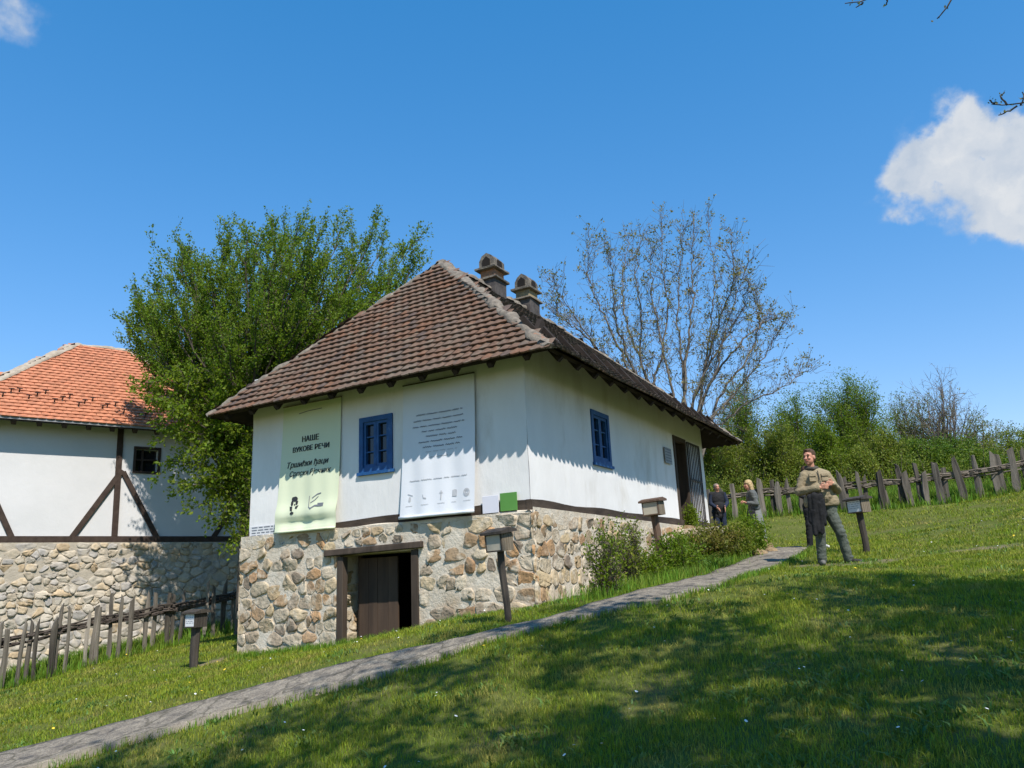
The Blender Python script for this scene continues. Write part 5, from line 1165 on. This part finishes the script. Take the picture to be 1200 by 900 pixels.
def put(name, vf, mt, parent, label=None, wr=0, ws=9):
    v, f = vf
    if wr: v = v + (vnoise(v * V(1, 1, 1.6), ws, 3, 3)[:, None]) * unit(v - v.mean(0) * V(1, 1, 0) - UP * v[:, 2:]) * 0 + wr * vnoise(v * V(1, 1, 2.2), ws, 5, 2)[:, None] * (v - V(v[:, 0].mean(), v[:, 1].mean(), 0)) * V(1, 1, 0) / .2
    o = add_obj(name, raw_mesh(name, v, f, mt, True), parent); 
    if label: o['label'] = label
    return o
def hand(w, d, up, side, r=.0085, curl=.8):
    """palm with four unequal fingers and a thumb; w wrist, d forward, up back-of-hand, side towards the thumb"""
    w, d, up, side = map(np.asarray, (w, unit(d), unit(up), unit(side))); P = []
    for k, s in enumerate((.03, .01, -.01, -.028)): P.append(('c', w + side * s * .6, .013, w + d * .085 + side * s, .012))
    for k, (s, l) in enumerate(((.032, .068), (.011, .078), (-.011, .072), (-.031, .056))):
        a = w + d * .085 + side * s; d1 = unit(d * math.cos(curl * .7) - up * math.sin(curl * .7)); d2 = unit(d * math.cos(curl * 1.6) - up * math.sin(curl * 1.6)); b = a + d1 * l * .5; c = b + d2 * l * .55
        P += [('c', a, r * 1.05, b, r), ('c', b, r, c, r * .85)]
    a = w + d * .02 + side * .032; b = a + unit(d * .6 + side * .8) * .042; c = b + unit(d * .95 + side * .1 - up * .3) * .032; P += [('c', a, .013, b, .0105), ('c', b, .0105, c, .009)]
    return P
def head_parts(c, yaw, s=1.0, jaw=1.0):
    """skull, jaw, nose, brow, ears; yaw 0 faces -Y, positive turns to +X"""
    c = np.asarray(c); f = V(math.sin(yaw), -math.cos(yaw), 0); r = V(math.cos(yaw), math.sin(yaw), 0); R4 = Matrix.Rotation(yaw, 4, 'Z'); k = s
    P = [('e', c + UP * .025 * k + f * -.012, (.074 * k, .092 * k, .098 * k), R4), ('e', c - UP * .045 * k + f * .022 * k, (.056 * k * jaw, .062 * k, .068 * k), R4), ('e', c - UP * .092 * k + f * .052 * k, (.026 * k, .024 * k, .018 * k), R4),
         ('c', c + f * .078 * k + UP * .012 * k, .010 * k, c + f * .102 * k - UP * .028 * k, .015 * k), ('c', c + f * .074 * k + UP * .028 * k - r * .035 * k, .012 * k, c + f * .074 * k + UP * .028 * k + r * .035 * k, .012 * k)]
    for sg in (-1, 1): P += [('e', c + r * sg * .075 * k - f * .008 - UP * .008, (.012 * k, .020 * k, .032 * k), R4), ('e', c + r * sg * .034 * k + f * .066 * k - UP * .022 * k, (.024 * k, .020 * k, .020 * k), R4)]
    return P, f, r
def face_bits(T, body, c, f, r, s, smile=.0):
    mb = MB()
    for sg in (-1, 1):
        mb = MB(); bm = bmesh.new(); _ell(bm, c + r * sg * .031 * s + f * .083 * s + UP * .006 * s, (.0105 * s, .0105 * s, .007 * s)); mb.add([v.co[:] for v in bm.verts], [[v.index for v in q.verts] for q in bm.faces]); bm.free()
        add_obj('eye', raw_mesh('eye', np.vstack(mb.v), mb.f, MT['eye'], True), body)
    mb = MB(); t = np.linspace(-1, 1, 7); mb.tube(np.stack([c + r * x * .026 * s + f * (.087 - .014 * x * x) * s - UP * (.058 - smile * x * x) * s for x in t]), [.003, .005, .006, .006, .006, .005, .003], 6)
    add_obj('mouth', raw_mesh('mouth', np.vstack(mb.v), mb.f, MT['lips'], True), body)
    mb = MB()
    for sg in (-1, 1): mb = MB(); mb.tube([c + r * sg * .018 * s + f * .088 * s + UP * .030 * s, c + r * sg * .034 * s + f * .085 * s + UP * .035 * s, c + r * sg * .050 * s + f * .074 * s + UP * .028 * s], [.004, .005, .003], 5); add_obj('eyebrow', raw_mesh('eyebrow', np.vstack(mb.v), mb.f, MT['hair_brown'], True), body)
def shoe(a, d, s=1.0):
    a = np.asarray(a, float); d = unit(np.asarray(d, float)); return [('c', a - d * .045 * s + UP * .035, .04 * s, a + d * .10 * s + UP * .032, .043 * s), ('c', a + d * .09 * s + UP * .03, .044 * s, a + d * .17 * s + UP * .026, .032 * s), ('c', a + UP * .05, .045 * s, a + UP * .12, .042 * s)]

def walker():
    g = on_ground(957, 662); g = V(4.72, 12.5, g1(4.72, 12.5)); T = thing('person', 'person in khaki jacket and grey trousers standing by the path with hands together', 'person', g)
    hc = V(-.115, -.03, 1.645); yaw = -.85
    shL, shR, elL, elR, wrL, wrR = V(-.245, .0, 1.40), V(.145, .0, 1.40), V(-.33, .0, 1.12), V(.25, -.01, 1.115), V(-.10, -.255, 1.145), V(.115, -.25, 1.20)
    hipL, hipR, knL, knR, anL, anR = V(-.10, .0, .87), V(.10, .0, .87), V(-.105, -.045, .47), V(.205, -.035, .47), V(-.11, .02, .085), V(.30, .03, .085)
    hp, f, r = head_parts(hc, yaw, 1.08, 1.15)
    body = hp + [('c', (-.095, .0, 1.47), .056, hc - UP * .05, .054), ('e', (-.06, .0, 1.26), (.165, .105, .2), None), ('e', (-.02, .0, 1.0), (.155, .12, .17), None), ('c', shL - UP * .03, .045, elL, .038), ('c', elL, .038, wrL, .030), ('c', shR - UP * .03, .045, elR, .038), ('c', elR, .042, wrR, .030),
            ('c', hipL, .075, knL, .05), ('c', knL, .05, anL, .038), ('c', hipR, .075, knR, .05), ('c', knR, .05, anR, .038), ('c', (-.1, .0, 1.40), .055, shL - UP * .03, .04), ('c', (-.04, .0, 1.40), .055, shR - UP * .03, .04), ('c', anL, .03, anL + V(-.01, -.05, -.05), .018), ('c', anR, .03, anR + V(.03, -.03, -.05), .018)]
    body += hand(wrL, (.75, -.45, .12), (-.3, -.8, .3), (0, -.2, 1), .0095, .9) + hand(wrR, (-.85, -.35, .02), (.2, -.8, .5), (0, -.2, 1), .0095, 1.0)
    b = put('body', fuse(body, .0065, 3), MT['skin'], T); face_bits(T, b, hc, f, r, 1.08, .012)
    jk = [('e', (-.055, .0, 1.27), (.205, .145, .215), None), ('e', (-.03, -.03, 1.07), (.205, .19, .21), None), ('c', (-.125, -.005, .95), .155, (.105, -.005, .95), .155), ('c', (-.10, .01, 1.455), .055, shL + V(.02, .01, -.03), .07), ('c', (-.05, .01, 1.455), .055, shR + V(-.02, .01, -.03), .07),
          ('c', shL + V(.015, 0, -.035), .07, elL, .064), ('c', elL, .070, elL + (wrL - elL) * .93, .05), ('c', shR + V(-.015, 0, -.035), .07, elR, .064), ('c', elR, .070, elR + (wrR - elR) * .93, .05)]
    # flared hem cut level
    v, fc = fuse(jk, .009, 4); v[:, 2] = np.where(v[:, 2] < .88, .88 + (v[:, 2] - .88) * .12, v[:, 2]); put('jacket', (v, fc), MT['khaki'], T, wr=.007, ws=10)
    for x in (-.145, .045): 
        mb = MB(); mb.obox(V(x - .05, -.152, 1.26), V(.10, 0, 0), V(0, .03, 0), V(0, .012, .10)); mb.obox(V(x - .053, -.158, 1.335), V(.106, 0, 0), V(0, .03, 0), V(0, .006, .035)); add_obj('pocket', raw_mesh('pocket', np.vstack(mb.v), mb.f, MT['khaki']), T)
    mb = MB(); mb.tube([V(-.055, -.135, 1.42), V(-.05, -.162, 1.28), V(-.04, -.215, 1.12), V(-.03, -.20, .98), V(-.025, -.175, .89)], .007, 5); add_obj('zip', raw_mesh('zip', np.vstack(mb.v), mb.f, MT['collar']), T)
    put('collar', fuse([('c', (-.17, -.015, 1.475), .035, (-.10, -.085, 1.46), .03), ('c', (-.10, -.085, 1.46), .03, (-.015, -.01, 1.475), .035), ('c', (-.16, .03, 1.49), .035, (-.03, .03, 1.49), .035)], .008, 3), MT['collar'], T)
    tr = [('c', hipL + UP * .05, .125, hipL - UP * .1, .108), ('c', hipR + UP * .05, .125, hipR - UP * .1, .108), ('c', hipL - UP * .08, .105, knL, .076), ('c', knL, .078, anL - UP * .02, .068), ('c', hipR - UP * .08, .105, knR, .076), ('c', knR, .078, anR - UP * .02, .068), ('e', (0, 0, .93), (.17, .13, .1), None),
          ('e', anL + UP * .015, (.075, .08, .04), None), ('e', anR + UP * .015, (.075, .08, .04), None), ('e', knL + UP * .0 - V(0, .03, 0), (.07, .06, .09), None), ('e', knR - V(0, .03, 0), (.07, .06, .09), None)]
    put('trousers', fuse(tr, .009, 3), MT['grey_trousers'], T, wr=.012, ws=13)
    put('shoe', fuse(shoe((-.11, .02, 0), (-.25, -1, 0)), .008, 2), MT['shoe_grey'], T); put('shoe', fuse(shoe((.30, .03, 0), (.75, -.65, 0)), .008, 2), MT['shoe'], T)
    hr = [('e', hc + UP * .052 - f * .022, (.087, .105, .092), Matrix.Rotation(yaw, 4, 'Z')), ('e', hc - f * .06 + UP * .0, (.076, .055, .085), Matrix.Rotation(yaw, 4, 'Z')), ('e', hc + UP * .105 + f * .03, (.06, .055, .03), Matrix.Rotation(yaw, 4, 'Z'))]
    v, fc = fuse(hr, .008, 2); k = (v - hc) @ f; z = v[:, 2] - hc[2]; v = v - f * (np.clip(k - .035, 0, 1) * np.clip((.075 - z) / .03, 0, 1) * 1.1)[:, None]; put('hair', (v, fc), MT['hair_brown'], T, wr=.02, ws=40)
    J = thing('black_draped_shape', 'black draped shape hanging over the thigh of the man in khaki', 'jacket', g)  # black folded form hanging in front of the thigh
    v, fc = fuse([('c', (-.235, -.165, 1.02), .045, (-.09, -.205, 1.03), .045), ('c', (-.22, -.17, 1.0), .06, (-.225, -.125, .68), .06, .7), ('c', (-.17, -.20, 1.02), .07, (-.165, -.15, .55), .07, .6), ('c', (-.11, -.205, 1.0), .06, (-.09, -.17, .62), .062, .6), ('c', (-.08, -.20, .96), .045, (-.05, -.165, .74), .045), ('c', (-.20, -.17, .8), .05, (-.215, -.135, .50), .042), ('c', (-.13, -.2, .9), .06, (-.115, -.17, .47), .035, .6)], .008, 2)
    fold = vnoise(v * V(1, .4, .16), 17, 4, 2); v = v + V(.15, -1, 0) * (.026 * fold * np.clip((1.02 - v[:, 2]) / .2, 0, 1))[:, None]; v[:, 2] += .05 * vnoise(v * V(1, 0, 0), 11, 8, 2) * np.clip((.75 - v[:, 2]) / .2, 0, 1)
    put('cloth', (v, fc), MT['black_cloth'], J)
walker()

def companion():
    P0 = at(958, 640, 15.3); g = V(P0[0], 15.3, g1(P0[0], 15.3)); T = thing('person', 'person in black standing behind the man in khaki, only dark legs and shoes showing', 'person', g)
    hc = V(-.02, 0, 1.44); hp, f, r = head_parts(hc, .4, .95)
    legs = [(V(-.085, 0, .80), V(-.11, -.02, .42), V(-.135, .02, .075)), (V(.085, 0, .80), V(.10, -.03, .42), V(.115, .0, .075))]
    body = hp + [('c', (0, 0, 1.29), .045, hc - UP * .05, .045), ('e', (0, 0, 1.10), (.135, .085, .19), None), ('e', (0, 0, .88), (.14, .1, .12), None)]
    arms = [(V(s * .15, 0, 1.24), V(s * .185, -.02, 1.0), V(s * .10, -.14, .90)) for s in (-1, 1)]
    for s, e, w in arms: body += [('c', s, .04, e, .034), ('c', e, .034, w, .025)] + hand(w, (-s[0] * 3, -.5, -.1), (0, -1, .2), (0, 0, 1))
    for h, k, a in legs: body += [('c', h, .07, k, .045), ('c', k, .045, a, .034), ('c', a, .028, a + V(0, -.04, -.045), .016)]
    b = put('body', fuse(body, .009, 3), MT['skin'], T); face_bits(T, b, hc, f, r, .95)
    tp = [('e', (0, 0, 1.10), (.165, .115, .20), None), ('e', (0, 0, .92), (.16, .12, .14), None)]
    for s, e, w in arms: tp += [('c', s, .062, e, .05), ('c', e, .05, e + (w - e) * .9, .038), ('c', (0, 0, 1.24), .06, s, .06)]
    put('top', fuse(tp, .011, 3), MT['black_cloth'], T, wr=.02); tr = []
    for h, k, a in legs: tr += [('c', h, .098, k, .065), ('c', k, .065, a - UP * .03, .056)]
    put('trousers', fuse(tr, .010, 3), MT['black_cloth'], T, wr=.02); put('shoe', fuse(shoe((-.135, .02, 0), (-.6, -.8, 0), .9), .009, 2), MT['shoe'], T); put('shoe', fuse(shoe((.115, 0, 0), (.2, -1, 0), .9), .009, 2), MT['shoe_white'], T)
    put('hair', fuse([('e', hc + UP * .04 - f * .03, (.078, .09, .085), None), ('e', hc - f * .05 - UP * .04, (.075, .06, .09), None)], .01, 2), MT['hair_brown'], T)
companion()

def woman():
    P0 = at(887, 640, 18.3); g = V(P0[0], 18.3, g1(P0[0], 18.3)); H = at(883, 562, 18.3)[2] - g[2]; k = H / 1.66
    T = thing('person', 'blonde person in a grey jacket and long grey skirt standing in profile by the bank', 'person', g); s = lambda *a: V(*a) * k
    hc = s(-.055, 0, 1.535); hp, f, r = head_parts(hc, -1.35, .97 * k)
    sh = [s(-.02, -.15, 1.33), s(.05, .15, 1.33)]; el = [s(.06, -.19, 1.05), s(.10, .19, 1.06)]; wr = [s(-.155, -.14, 1.085), s(-.13, .08, 1.12)]
    body = hp + [('c', s(.01, 0, 1.38), .045, hc - UP * .05, .045), ('e', s(.02, 0, 1.18), (.10, .145, .2), None), ('e', s(.04, 0, .92), (.09, .11, .14), None)]
    for a, e, w in zip(sh, el, wr): body += [('c', a, .04, e, .034), ('c', e, .034, w, .025)] + hand(w, (-.9, .1 * (1 if a[1] < 0 else -1), .35), (-.3, 0, .9), (0, 1 if a[1] < 0 else -1, 0))
    for y in (-.06, .06): body += [('c', s(.05, y, .88), .06, s(.04, y, .45), .05), ('c', s(.04, y, .45), .05, s(.05, y, .075), .034), ('c', s(.05, y, .07), .034, s(-.06, y, .04), .026)]
    b = put('body', fuse(body, .009, 3), MT['skin'], T); face_bits(T, b, hc, f, r, .97 * k)
    jk = [('e', s(.02, 0, 1.2), (.135, .175, .21), None), ('c', s(.04, -.05, .98), .125, s(.04, .05, .98), .125), ('c', s(.02, 0, 1.34), .065, sh[0], .065), ('c', s(.02, 0, 1.34), .065, sh[1], .065)]
    for a, e, w in zip(sh, el, wr): jk += [('c', a, .066, e, .054), ('c', e, .054, e + (w - e) * .92, .042)]
    put('jacket', fuse(jk, .010, 3), MT['grey_cloth'], T, wr=.015)
    MT['skirt'] = mat('pale_grey_skirt', (.21, .215, .20), (.165, .17, .16), rough=.85, nscale=5, bump=.012, bscale=10)
    put('skirt', fuse([('c', s(.045, 0, .97), .13, s(.05, 0, .70), .165), ('c', s(.05, 0, .70), .165, s(.06, 0, .34), .185), ('e', s(.06, 0, .24), (.19, .2, .06), None)], .012, 3), MT['skirt'], T, wr=.012, ws=9)
    for y in (-.08, .08): put('shoe', fuse(shoe(s(.05, y, 0), (-1, 0, 0), .88), .009, 2), MT['shoe'], T)
    put('hair', fuse([('e', hc + UP * .035 - f * .022, (.083, .095, .09), Matrix.Rotation(-1.35, 4, 'Z')), ('c', hc - f * .055 + UP * .02, .072, hc - f * .095 - UP * .15, .05), ('c', hc - f * .02 + r * -.06, .035, hc - f * .06 - UP * .14 - r * .06, .03), ('c', hc - f * .02 + r * .06, .035, hc - f * .06 - UP * .14 + r * .06, .03)], .009, 2), MT['hair_blond'], T, wr=.03, ws=30)
    Bg = thing('black_handbag', 'black handbag hanging from the arm of the blonde person', 'handbag', g + s(-.1, -.2, .6))
    v, fc = fuse([('c', s(-.05, 0, .10), .055, s(.05, 0, .10), .055), ('c', s(-.05, 0, .26), .045, s(.05, 0, .26), .045), ('c', s(-.05, 0, .10), .055, s(-.05, 0, .26), .045), ('c', s(.05, 0, .10), .055, s(.05, 0, .26), .045), ('e', s(0, 0, .18), (.09, .05, .1), None)], .009, 2); put('pouch', (v, fc), MT['black_cloth'], Bg)
    mb = MB(); mb.tube([s(-.06, 0, .28), s(-.03, 0, .42), s(.1, .0, .45), s(.07, 0, .28)], .008, 6); add_obj('strap', raw_mesh('strap', np.vstack(mb.v), mb.f, MT['black_cloth'], True), Bg)
woman()

def dark_man():
    P0 = at(847, 640, 21.6); g = V(P0[0], 21.6, g1(P0[0], 21.6)); H = at(846, 567, 21.6)[2] - g[2]; k = H / 1.74
    T = thing('person', 'person in black coat with navy sleeves at the far corner of the old house', 'person', g); s = lambda *a: V(*a) * k
    hc = s(.0, -.03, 1.625); hp, f, r = head_parts(hc, .25, .98 * k, 1.1)
    sh = [s(-.20, 0, 1.41), s(.20, 0, 1.41)]; el = [s(-.25, -.02, 1.12), s(.28, -.03, 1.13)]; wr = [s(-.12, -.17, .98), s(.14, -.22, .97)]
    body = hp + [('c', s(0, 0, 1.45), .052, hc - UP * .05, .05), ('e', s(0, 0, 1.24), (.165, .10, .2), None), ('e', s(0, 0, .95), (.16, .115, .16), None)]
    for a, e, w, d in zip(sh, el, wr, (1, -.15)): body += [('c', a, .048, e, .04), ('c', e, .04, w, .029)] + hand(w, (d * .6, -.5, -.5), (0, -.8, .5), (-d * .2, 0, .9), .010, .6)
    for x in (-.1, .1): body += [('c', s(x, 0, .88), .085, s(x * 1.1, -.02, .46), .052), ('c', s(x * 1.1, -.02, .46), .052, s(x * 1.2, .02, .08), .038), ('c', s(x * 1.2, .02, .08), .036, s(x * 1.3, -.1, .04), .03)]
    b = put('body', fuse(body, .009, 3), MT['skin'], T); face_bits(T, b, hc, f, r, .98 * k)
    jk = [('e', s(-.01, 0, 1.25), (.195, .13, .22), None), ('e', s(-.01, -.01, 1.02), (.18, .14, .2), None), ('c', s(-.10, 0, .85), .12, s(.07, 0, .85), .12), ('c', s(-.1, 0, .72), .11, s(.07, 0, .72), .11), ('c', s(0, 0, 1.42), .07, sh[0], .07), ('c', s(0, 0, 1.42), .07, sh[1], .07)]
    put('coat', fuse(jk, .010, 3), MT['black_cloth'], T, wr=.008)
    sl = []
    for a, e, w in zip(sh, el, wr): sl += [('c', a - UP * .005, .07, e, .056), ('c', e, .057, e + (w - e) * .92, .044)]
    put('sleeves', fuse(sl, .010, 3), MT['navy_cloth'], T)
    tr = []
    for x in (-.1, .1): tr += [('c', s(x, 0, .86), .105, s(x * 1.1, -.02, .46), .078), ('c', s(x * 1.1, -.02, .46), .078, s(x * 1.2, .02, .09), .064)]
    put('trousers', fuse(tr, .010, 3), MT['navy_cloth'], T, wr=.02)
    for x in (-.12, .12): put('shoe', fuse(shoe(s(x, .02, 0), (x, -1, 0)), .009, 2), MT['shoe'], T)
    put('hair', fuse([('e', hc + UP * .035 - f * .03, (.080, .085, .080), None), ('e', hc - f * .055 - UP * .01, (.074, .05, .07), None)], .009, 2), MT['hair_grey'], T)
dark_man()

# ------------------------------------------------------------------ grass, flowers, worn soil
TRAIL = np.array([on_ground(*p)[:2] for p in ((905, 666), (960, 663), (1000, 662), (1050, 656), (1110, 649), (1170, 641), (1230, 633))])
def dist_poly(P, L_):
    d = np.full(len(P), 1e9)
    for a, b in zip(L_[:-1], L_[1:]):
        ab = b - a; t = np.clip(((P - a) @ ab) / (ab @ ab), 0, 1); d = np.minimum(d, np.linalg.norm(P - a - ab * t[:, None], axis=1))
    return d
MT['soil'] = mat('worn_soil', (.20, .165, .10), (.13, .115, .06), rough=.98, nscale=5, bump=.02, bscale=20, c3=(.07, .10, .025), c3scale=3, c3lo=.45, c3hi=.6, spec=.05)
def ribbon(name, line, w, mt, lift, n=60, seed=0):
    L_ = resample(line, n); t = np.gradient(L_, axis=0); t /= np.linalg.norm(t, axis=1)[:, None]; nr = np.stack([-t[:, 1], t[:, 0]], -1); ks = np.linspace(-1, 1, 5)
    P = L_[:, None] + nr[:, None] * (ks * w)[None, :, None]; q = np.concatenate([P, P[..., :1] * 0], -1); P = P + (nr[:, None] * (vnoise(q, 2.5, seed, 2) * w * .5)[..., None]); z = gz(P[..., 0], P[..., 1]) + lift * (1 - np.abs(ks)[None] ** 4 * 2.2)
    idx = np.arange(n * 5).reshape(n, 5); fs = np.stack([idx[:-1, :-1], idx[:-1, 1:], idx[1:, 1:], idx[1:, :-1]], -1).reshape(-1, 4)
    o = add_obj(name, raw_mesh(name, np.concatenate([P, z[..., None]], -1).reshape(-1, 3), fs, mt, True)); tag(o, kind='structure')
ribbon('worn_trail', TRAIL, .28, MT['soil'], .012, 90, 4)
SOIL2 = np.array([on_ground(*p)[:2] for p in ((222, 784), (240, 779), (262, 772), (284, 767))]); ribbon('bare_soil', SOIL2, .16, MT['soil'], .012, 40, 5)
SOIL3 = np.array([fpt(u, 0, .22)[:2] for u in (.8, .3, -.1)] + [spt(u, 0, .35)[:2] for u in (.4, 1.2, 1.9)]); ribbon('gravel_verge', SOIL3, .30, MT['path'], .014, 40, 6)

def grass_mat(name, a, b, c):
    return mat(name, a, b, rough=.6, nscale=.75, detail=4, island=(.5, 1.5), ihue=.03, c3=c, c3scale=1.7, c3lo=.5, c3hi=.66, trans=.35, spec=.2)
MT['grass'] = grass_mat('lawn_grass', (.175, .24, .017), (.235, .265, .027), (.30, .27, .063))
MT['grass_tall'] = grass_mat('tall_grass', (.105, .215, .02), (.14, .235, .022), (.19, .235, .04))
def blades_mesh(name, xy, h, w, mt, lean=.45, seed=0, zoff=0.0):
    R_ = np.random.default_rng(seed); n = len(xy); z = gz(xy[:, 0], xy[:, 1]) + zoff; P = np.column_stack([xy, z]); a = R_.uniform(0, 2 * math.pi, n); sd = np.stack([np.cos(a), np.sin(a), a * 0], -1); o = np.stack([np.cos(a + R_.normal(1.57, .6, n)), np.sin(a + R_.normal(1.57, .6, n)), a * 0], -1)
    l_ = (R_.normal(0, lean, n))[:, None] * h[:, None]; h_ = h[:, None]; w_ = w[:, None] / 2
    m_ = P + o * l_ * .35 + UP * h_ * .58; t = P + o * l_ + UP * h_ * .95
    v = np.stack([P - sd * w_ - UP * .02, P + sd * w_ - UP * .02, m_ + sd * w_ * .75, m_ - sd * w_ * .75, t], 1).reshape(-1, 3); b = np.arange(n)[:, None] * 5
    q = np.concatenate([b, b + 1, b + 2, b + 3], 1); tri = np.concatenate([b + 3, b + 2, b + 4], 1)
    loops = np.concatenate([q.ravel(), tri.ravel()]); me = bpy.data.meshes.new(name); me.vertices.add(5 * n); me.vertices.foreach_set('co', v.astype(np.float32).ravel()); me.loops.add(7 * n); me.loops.foreach_set('vertex_index', loops.astype(np.int32))
    me.polygons.add(2 * n); me.polygons.foreach_set('loop_start', np.concatenate([np.arange(n) * 4, 4 * n + np.arange(n) * 3]).astype(np.int32)); me.materials.append(mt); me.update(calc_edges=True)
    o_ = add_obj(name, me); tag(o_, kind='stuff'); return o_
def lawn():
    R_ = np.random.default_rng(11); out = []; 
    for (y0, y1, dens) in ((2.6, 6, 4200), (6, 9, 3000), (9, 13, 1600), (13, 18, 750), (18, 27, 380)):
        x0, x1 = -.72 * y1 - .8, .72 * y1 + .8; n = int((x1 - x0) * (y1 - y0) * dens); p = np.column_stack([R_.uniform(x0, x1, n), R_.uniform(y0, y1, n)]); p = p[np.abs(p[:, 0]) < .72 * p[:, 1] + .8]; out.append(p)
    p = np.vstack(out); q = np.column_stack([p, p[:, 0] * 0]); n1, n2 = vnoise(q, .55, 21, 3), vnoise(q, 2.6, 22, 3)
    keep = R_.random(len(p)) < np.clip(.78 + .55 * n1 + .75 * n2, .18, 1)
    keep &= ~in_poly(p[:, 0], p[:, 1], PATH_POLY) & ~in_poly(p[:, 0], p[:, 1], HOUSE_POLY)
    dt = np.minimum(dist_poly(p, TRAIL), dist_poly(p, SOIL2) + .1); keep &= (dt > .30) | (R_.random(len(p)) < .25); keep &= (dist_poly(p, SOIL3) > .33) | (R_.random(len(p)) < .12)
    keep &= ~((p - LA[:2]) @ LN[:2] < .1); p, n1, n2 = p[keep], n1[keep], n2[keep]
    d = np.linalg.norm(p, axis=1); h = (.026 + .012 * n1 + .022 * n2 + R_.exponential(.007, len(p))).clip(.012, .12) * (1 + .02 * d); w = .0042 * np.maximum(1, d / 6.5) * R_.uniform(.7, 1.4, len(p))
    tag(blades_mesh('lawn_grass', p, h, w, MT['grass'], .95, 31), 'short mown lawn grass with paler worn patches', 'grass')
lawn()
def weeds():
    """broad leaved rosettes and clover mats among the grass"""
    R_ = np.random.default_rng(77); P = []
    for k in range(420):
        y = 3.5 + 15 * R_.random() ** 1.3; c = np.array([R_.uniform(-.68, .68) * y, y]); P.append(c + R_.normal(0, R_.uniform(.04, .22), (int(R_.integers(8, 70)), 2)))
    p = np.vstack(P); p = p[~in_poly(p[:, 0], p[:, 1], HOUSE_POLY) & ~in_poly(p[:, 0], p[:, 1], PATH_POLY)]; n = len(p)
    tag(blades_mesh('weeds', p, R_.uniform(.03, .055, n), R_.uniform(.012, .026, n), MT['weed'], 1.5, 41), 'low broad leaved weeds and clover among the lawn grass', 'weeds')
MT['weed'] = mat('weed_leaf', (.085, .17, .03), (.13, .20, .05), rough=.5, nscale=2, island=(.6, 1.3), ihue=.02, trans=.25)
weeds()
def tall():
    R_ = np.random.default_rng(12); P = []
    def along(a, b, n, w, h0): 
        t = R_.random(n); P.append(np.column_stack([a[0] + (b[0] - a[0]) * t + R_.normal(0, w, n), a[1] + (b[1] - a[1]) * t + R_.normal(0, w, n), np.full(n, h0)]))
    fa_, fb_ = on_ground(8, 807), at(277, 742, 19.3); back = V(-.6, .75, 0)
    along(fa_ + back * .9, fb_ + back * .9, 9000, .45, .34); along(fa_, fb_, 2600, .10, .16)
    along(fA + V(0, .9, 0), fB + V(0, .9, 0), 9000, .5, .34); along(fA + V(0, 2.4, 0), fB + V(0, 2.4, 0), 8000, .8, .5); along(fA, fB, 2500, .12, .18)
    along(fpt(5.9, 0, .30), fpt(3.7, 0, .30), 1500, .09, .12); along(fpt(3.6, 0, .25), fpt(1.0, 0, .25), 1900, .10, .13)
    a_ = [on_ground(*q) for q in ((690, 708), (740, 693), (790, 682), (836, 670), (870, 657))]
    for a, b in zip(a_[:-1], a_[1:]): along(a + V(0, .3, 0), b + V(0, .3, 0), 900, .22, .20)
    for k in range(NP - 1):
        if k % 2 == 0: along(PLr[k] + V(.03, -.06, 0), PLr[k + 1] + V(.03, -.06, 0), 60, .05, .085); along(PUr[k] + V(-.02, .05, 0), PUr[k + 1] + V(-.02, .05, 0), 46, .045, .07)
    p = np.vstack(P); p = p[~in_poly(p[:, 0], p[:, 1], HOUSE_POLY) & (~in_poly(p[:, 0], p[:, 1], PATH_POLY) | (R_.random(len(p)) < .25))]; n = len(p); d = np.linalg.norm(p[:, :2], axis=1)
    tag(blades_mesh('tall_grass', p[:, :2], p[:, 2] * R_.uniform(.45, 1.25, n), .006 * np.maximum(1, d / 9) * R_.uniform(.7, 1.4, n), MT['grass_tall'], .4, 32), 'tall unmown grass along the fences, walls and path edges', 'grass')
tall()
def flowers(name, label, mt, n, seed, size, spots):
    R_ = np.random.default_rng(seed); p = []
    for k in range(n):
        if k < len(spots): q = on_ground(*spots[k])[:2]
        else:
            y = R_.uniform(5, 23); q = V(R_.uniform(-.65, .66) * y, y)
        p.append(q)
    p = np.array(p); p = p[~in_poly(p[:, 0], p[:, 1], PATH_POLY) & ~in_poly(p[:, 0], p[:, 1], HOUSE_POLY)]; mb = MB()
    for x, y in p:
        c = V(x, y, g1(x, y) + R_.uniform(.05, .09)); s = size * R_.uniform(.7, 1.2); tilt = R_.normal(0, .3, 2); a = np.linspace(0, 2 * math.pi, 9)[:-1]
        ring = c + np.column_stack([np.cos(a) * s, np.sin(a) * s, np.cos(a) * s * tilt[0] + np.sin(a) * s * tilt[1]]); mb.add(np.vstack([ring, [c + UP * s * .35]]), [(i, (i + 1) % 8, 8) for i in range(8)])
    tag(mb.build(name, mt, recalc=False), label, 'flowers', kind='stuff')
MT['petal'] = mat('white_petals', (.72, .72, .70), rough=.7); MT['petal_y'] = mat('yellow_petals', (.72, .50, .04), rough=.7)
flowers('daisies', 'tiny white daisies scattered over the lawn', MT['petal'], 240, 3, .011, [(1184, 756), (1190, 753), (938, 795), (944, 795), (1128, 785), (512, 826), (135, 892), (706, 885), (1160, 850), (285, 803), (290, 800), (176, 831), (1055, 870)])
flowers('dandelions', 'yellow dandelions dotted in the grass', MT['petal_y'], 40, 4, .015, [(236, 815), (239, 813), (62, 860), (98, 769), (222, 806), (1164, 868), (650, 742)])
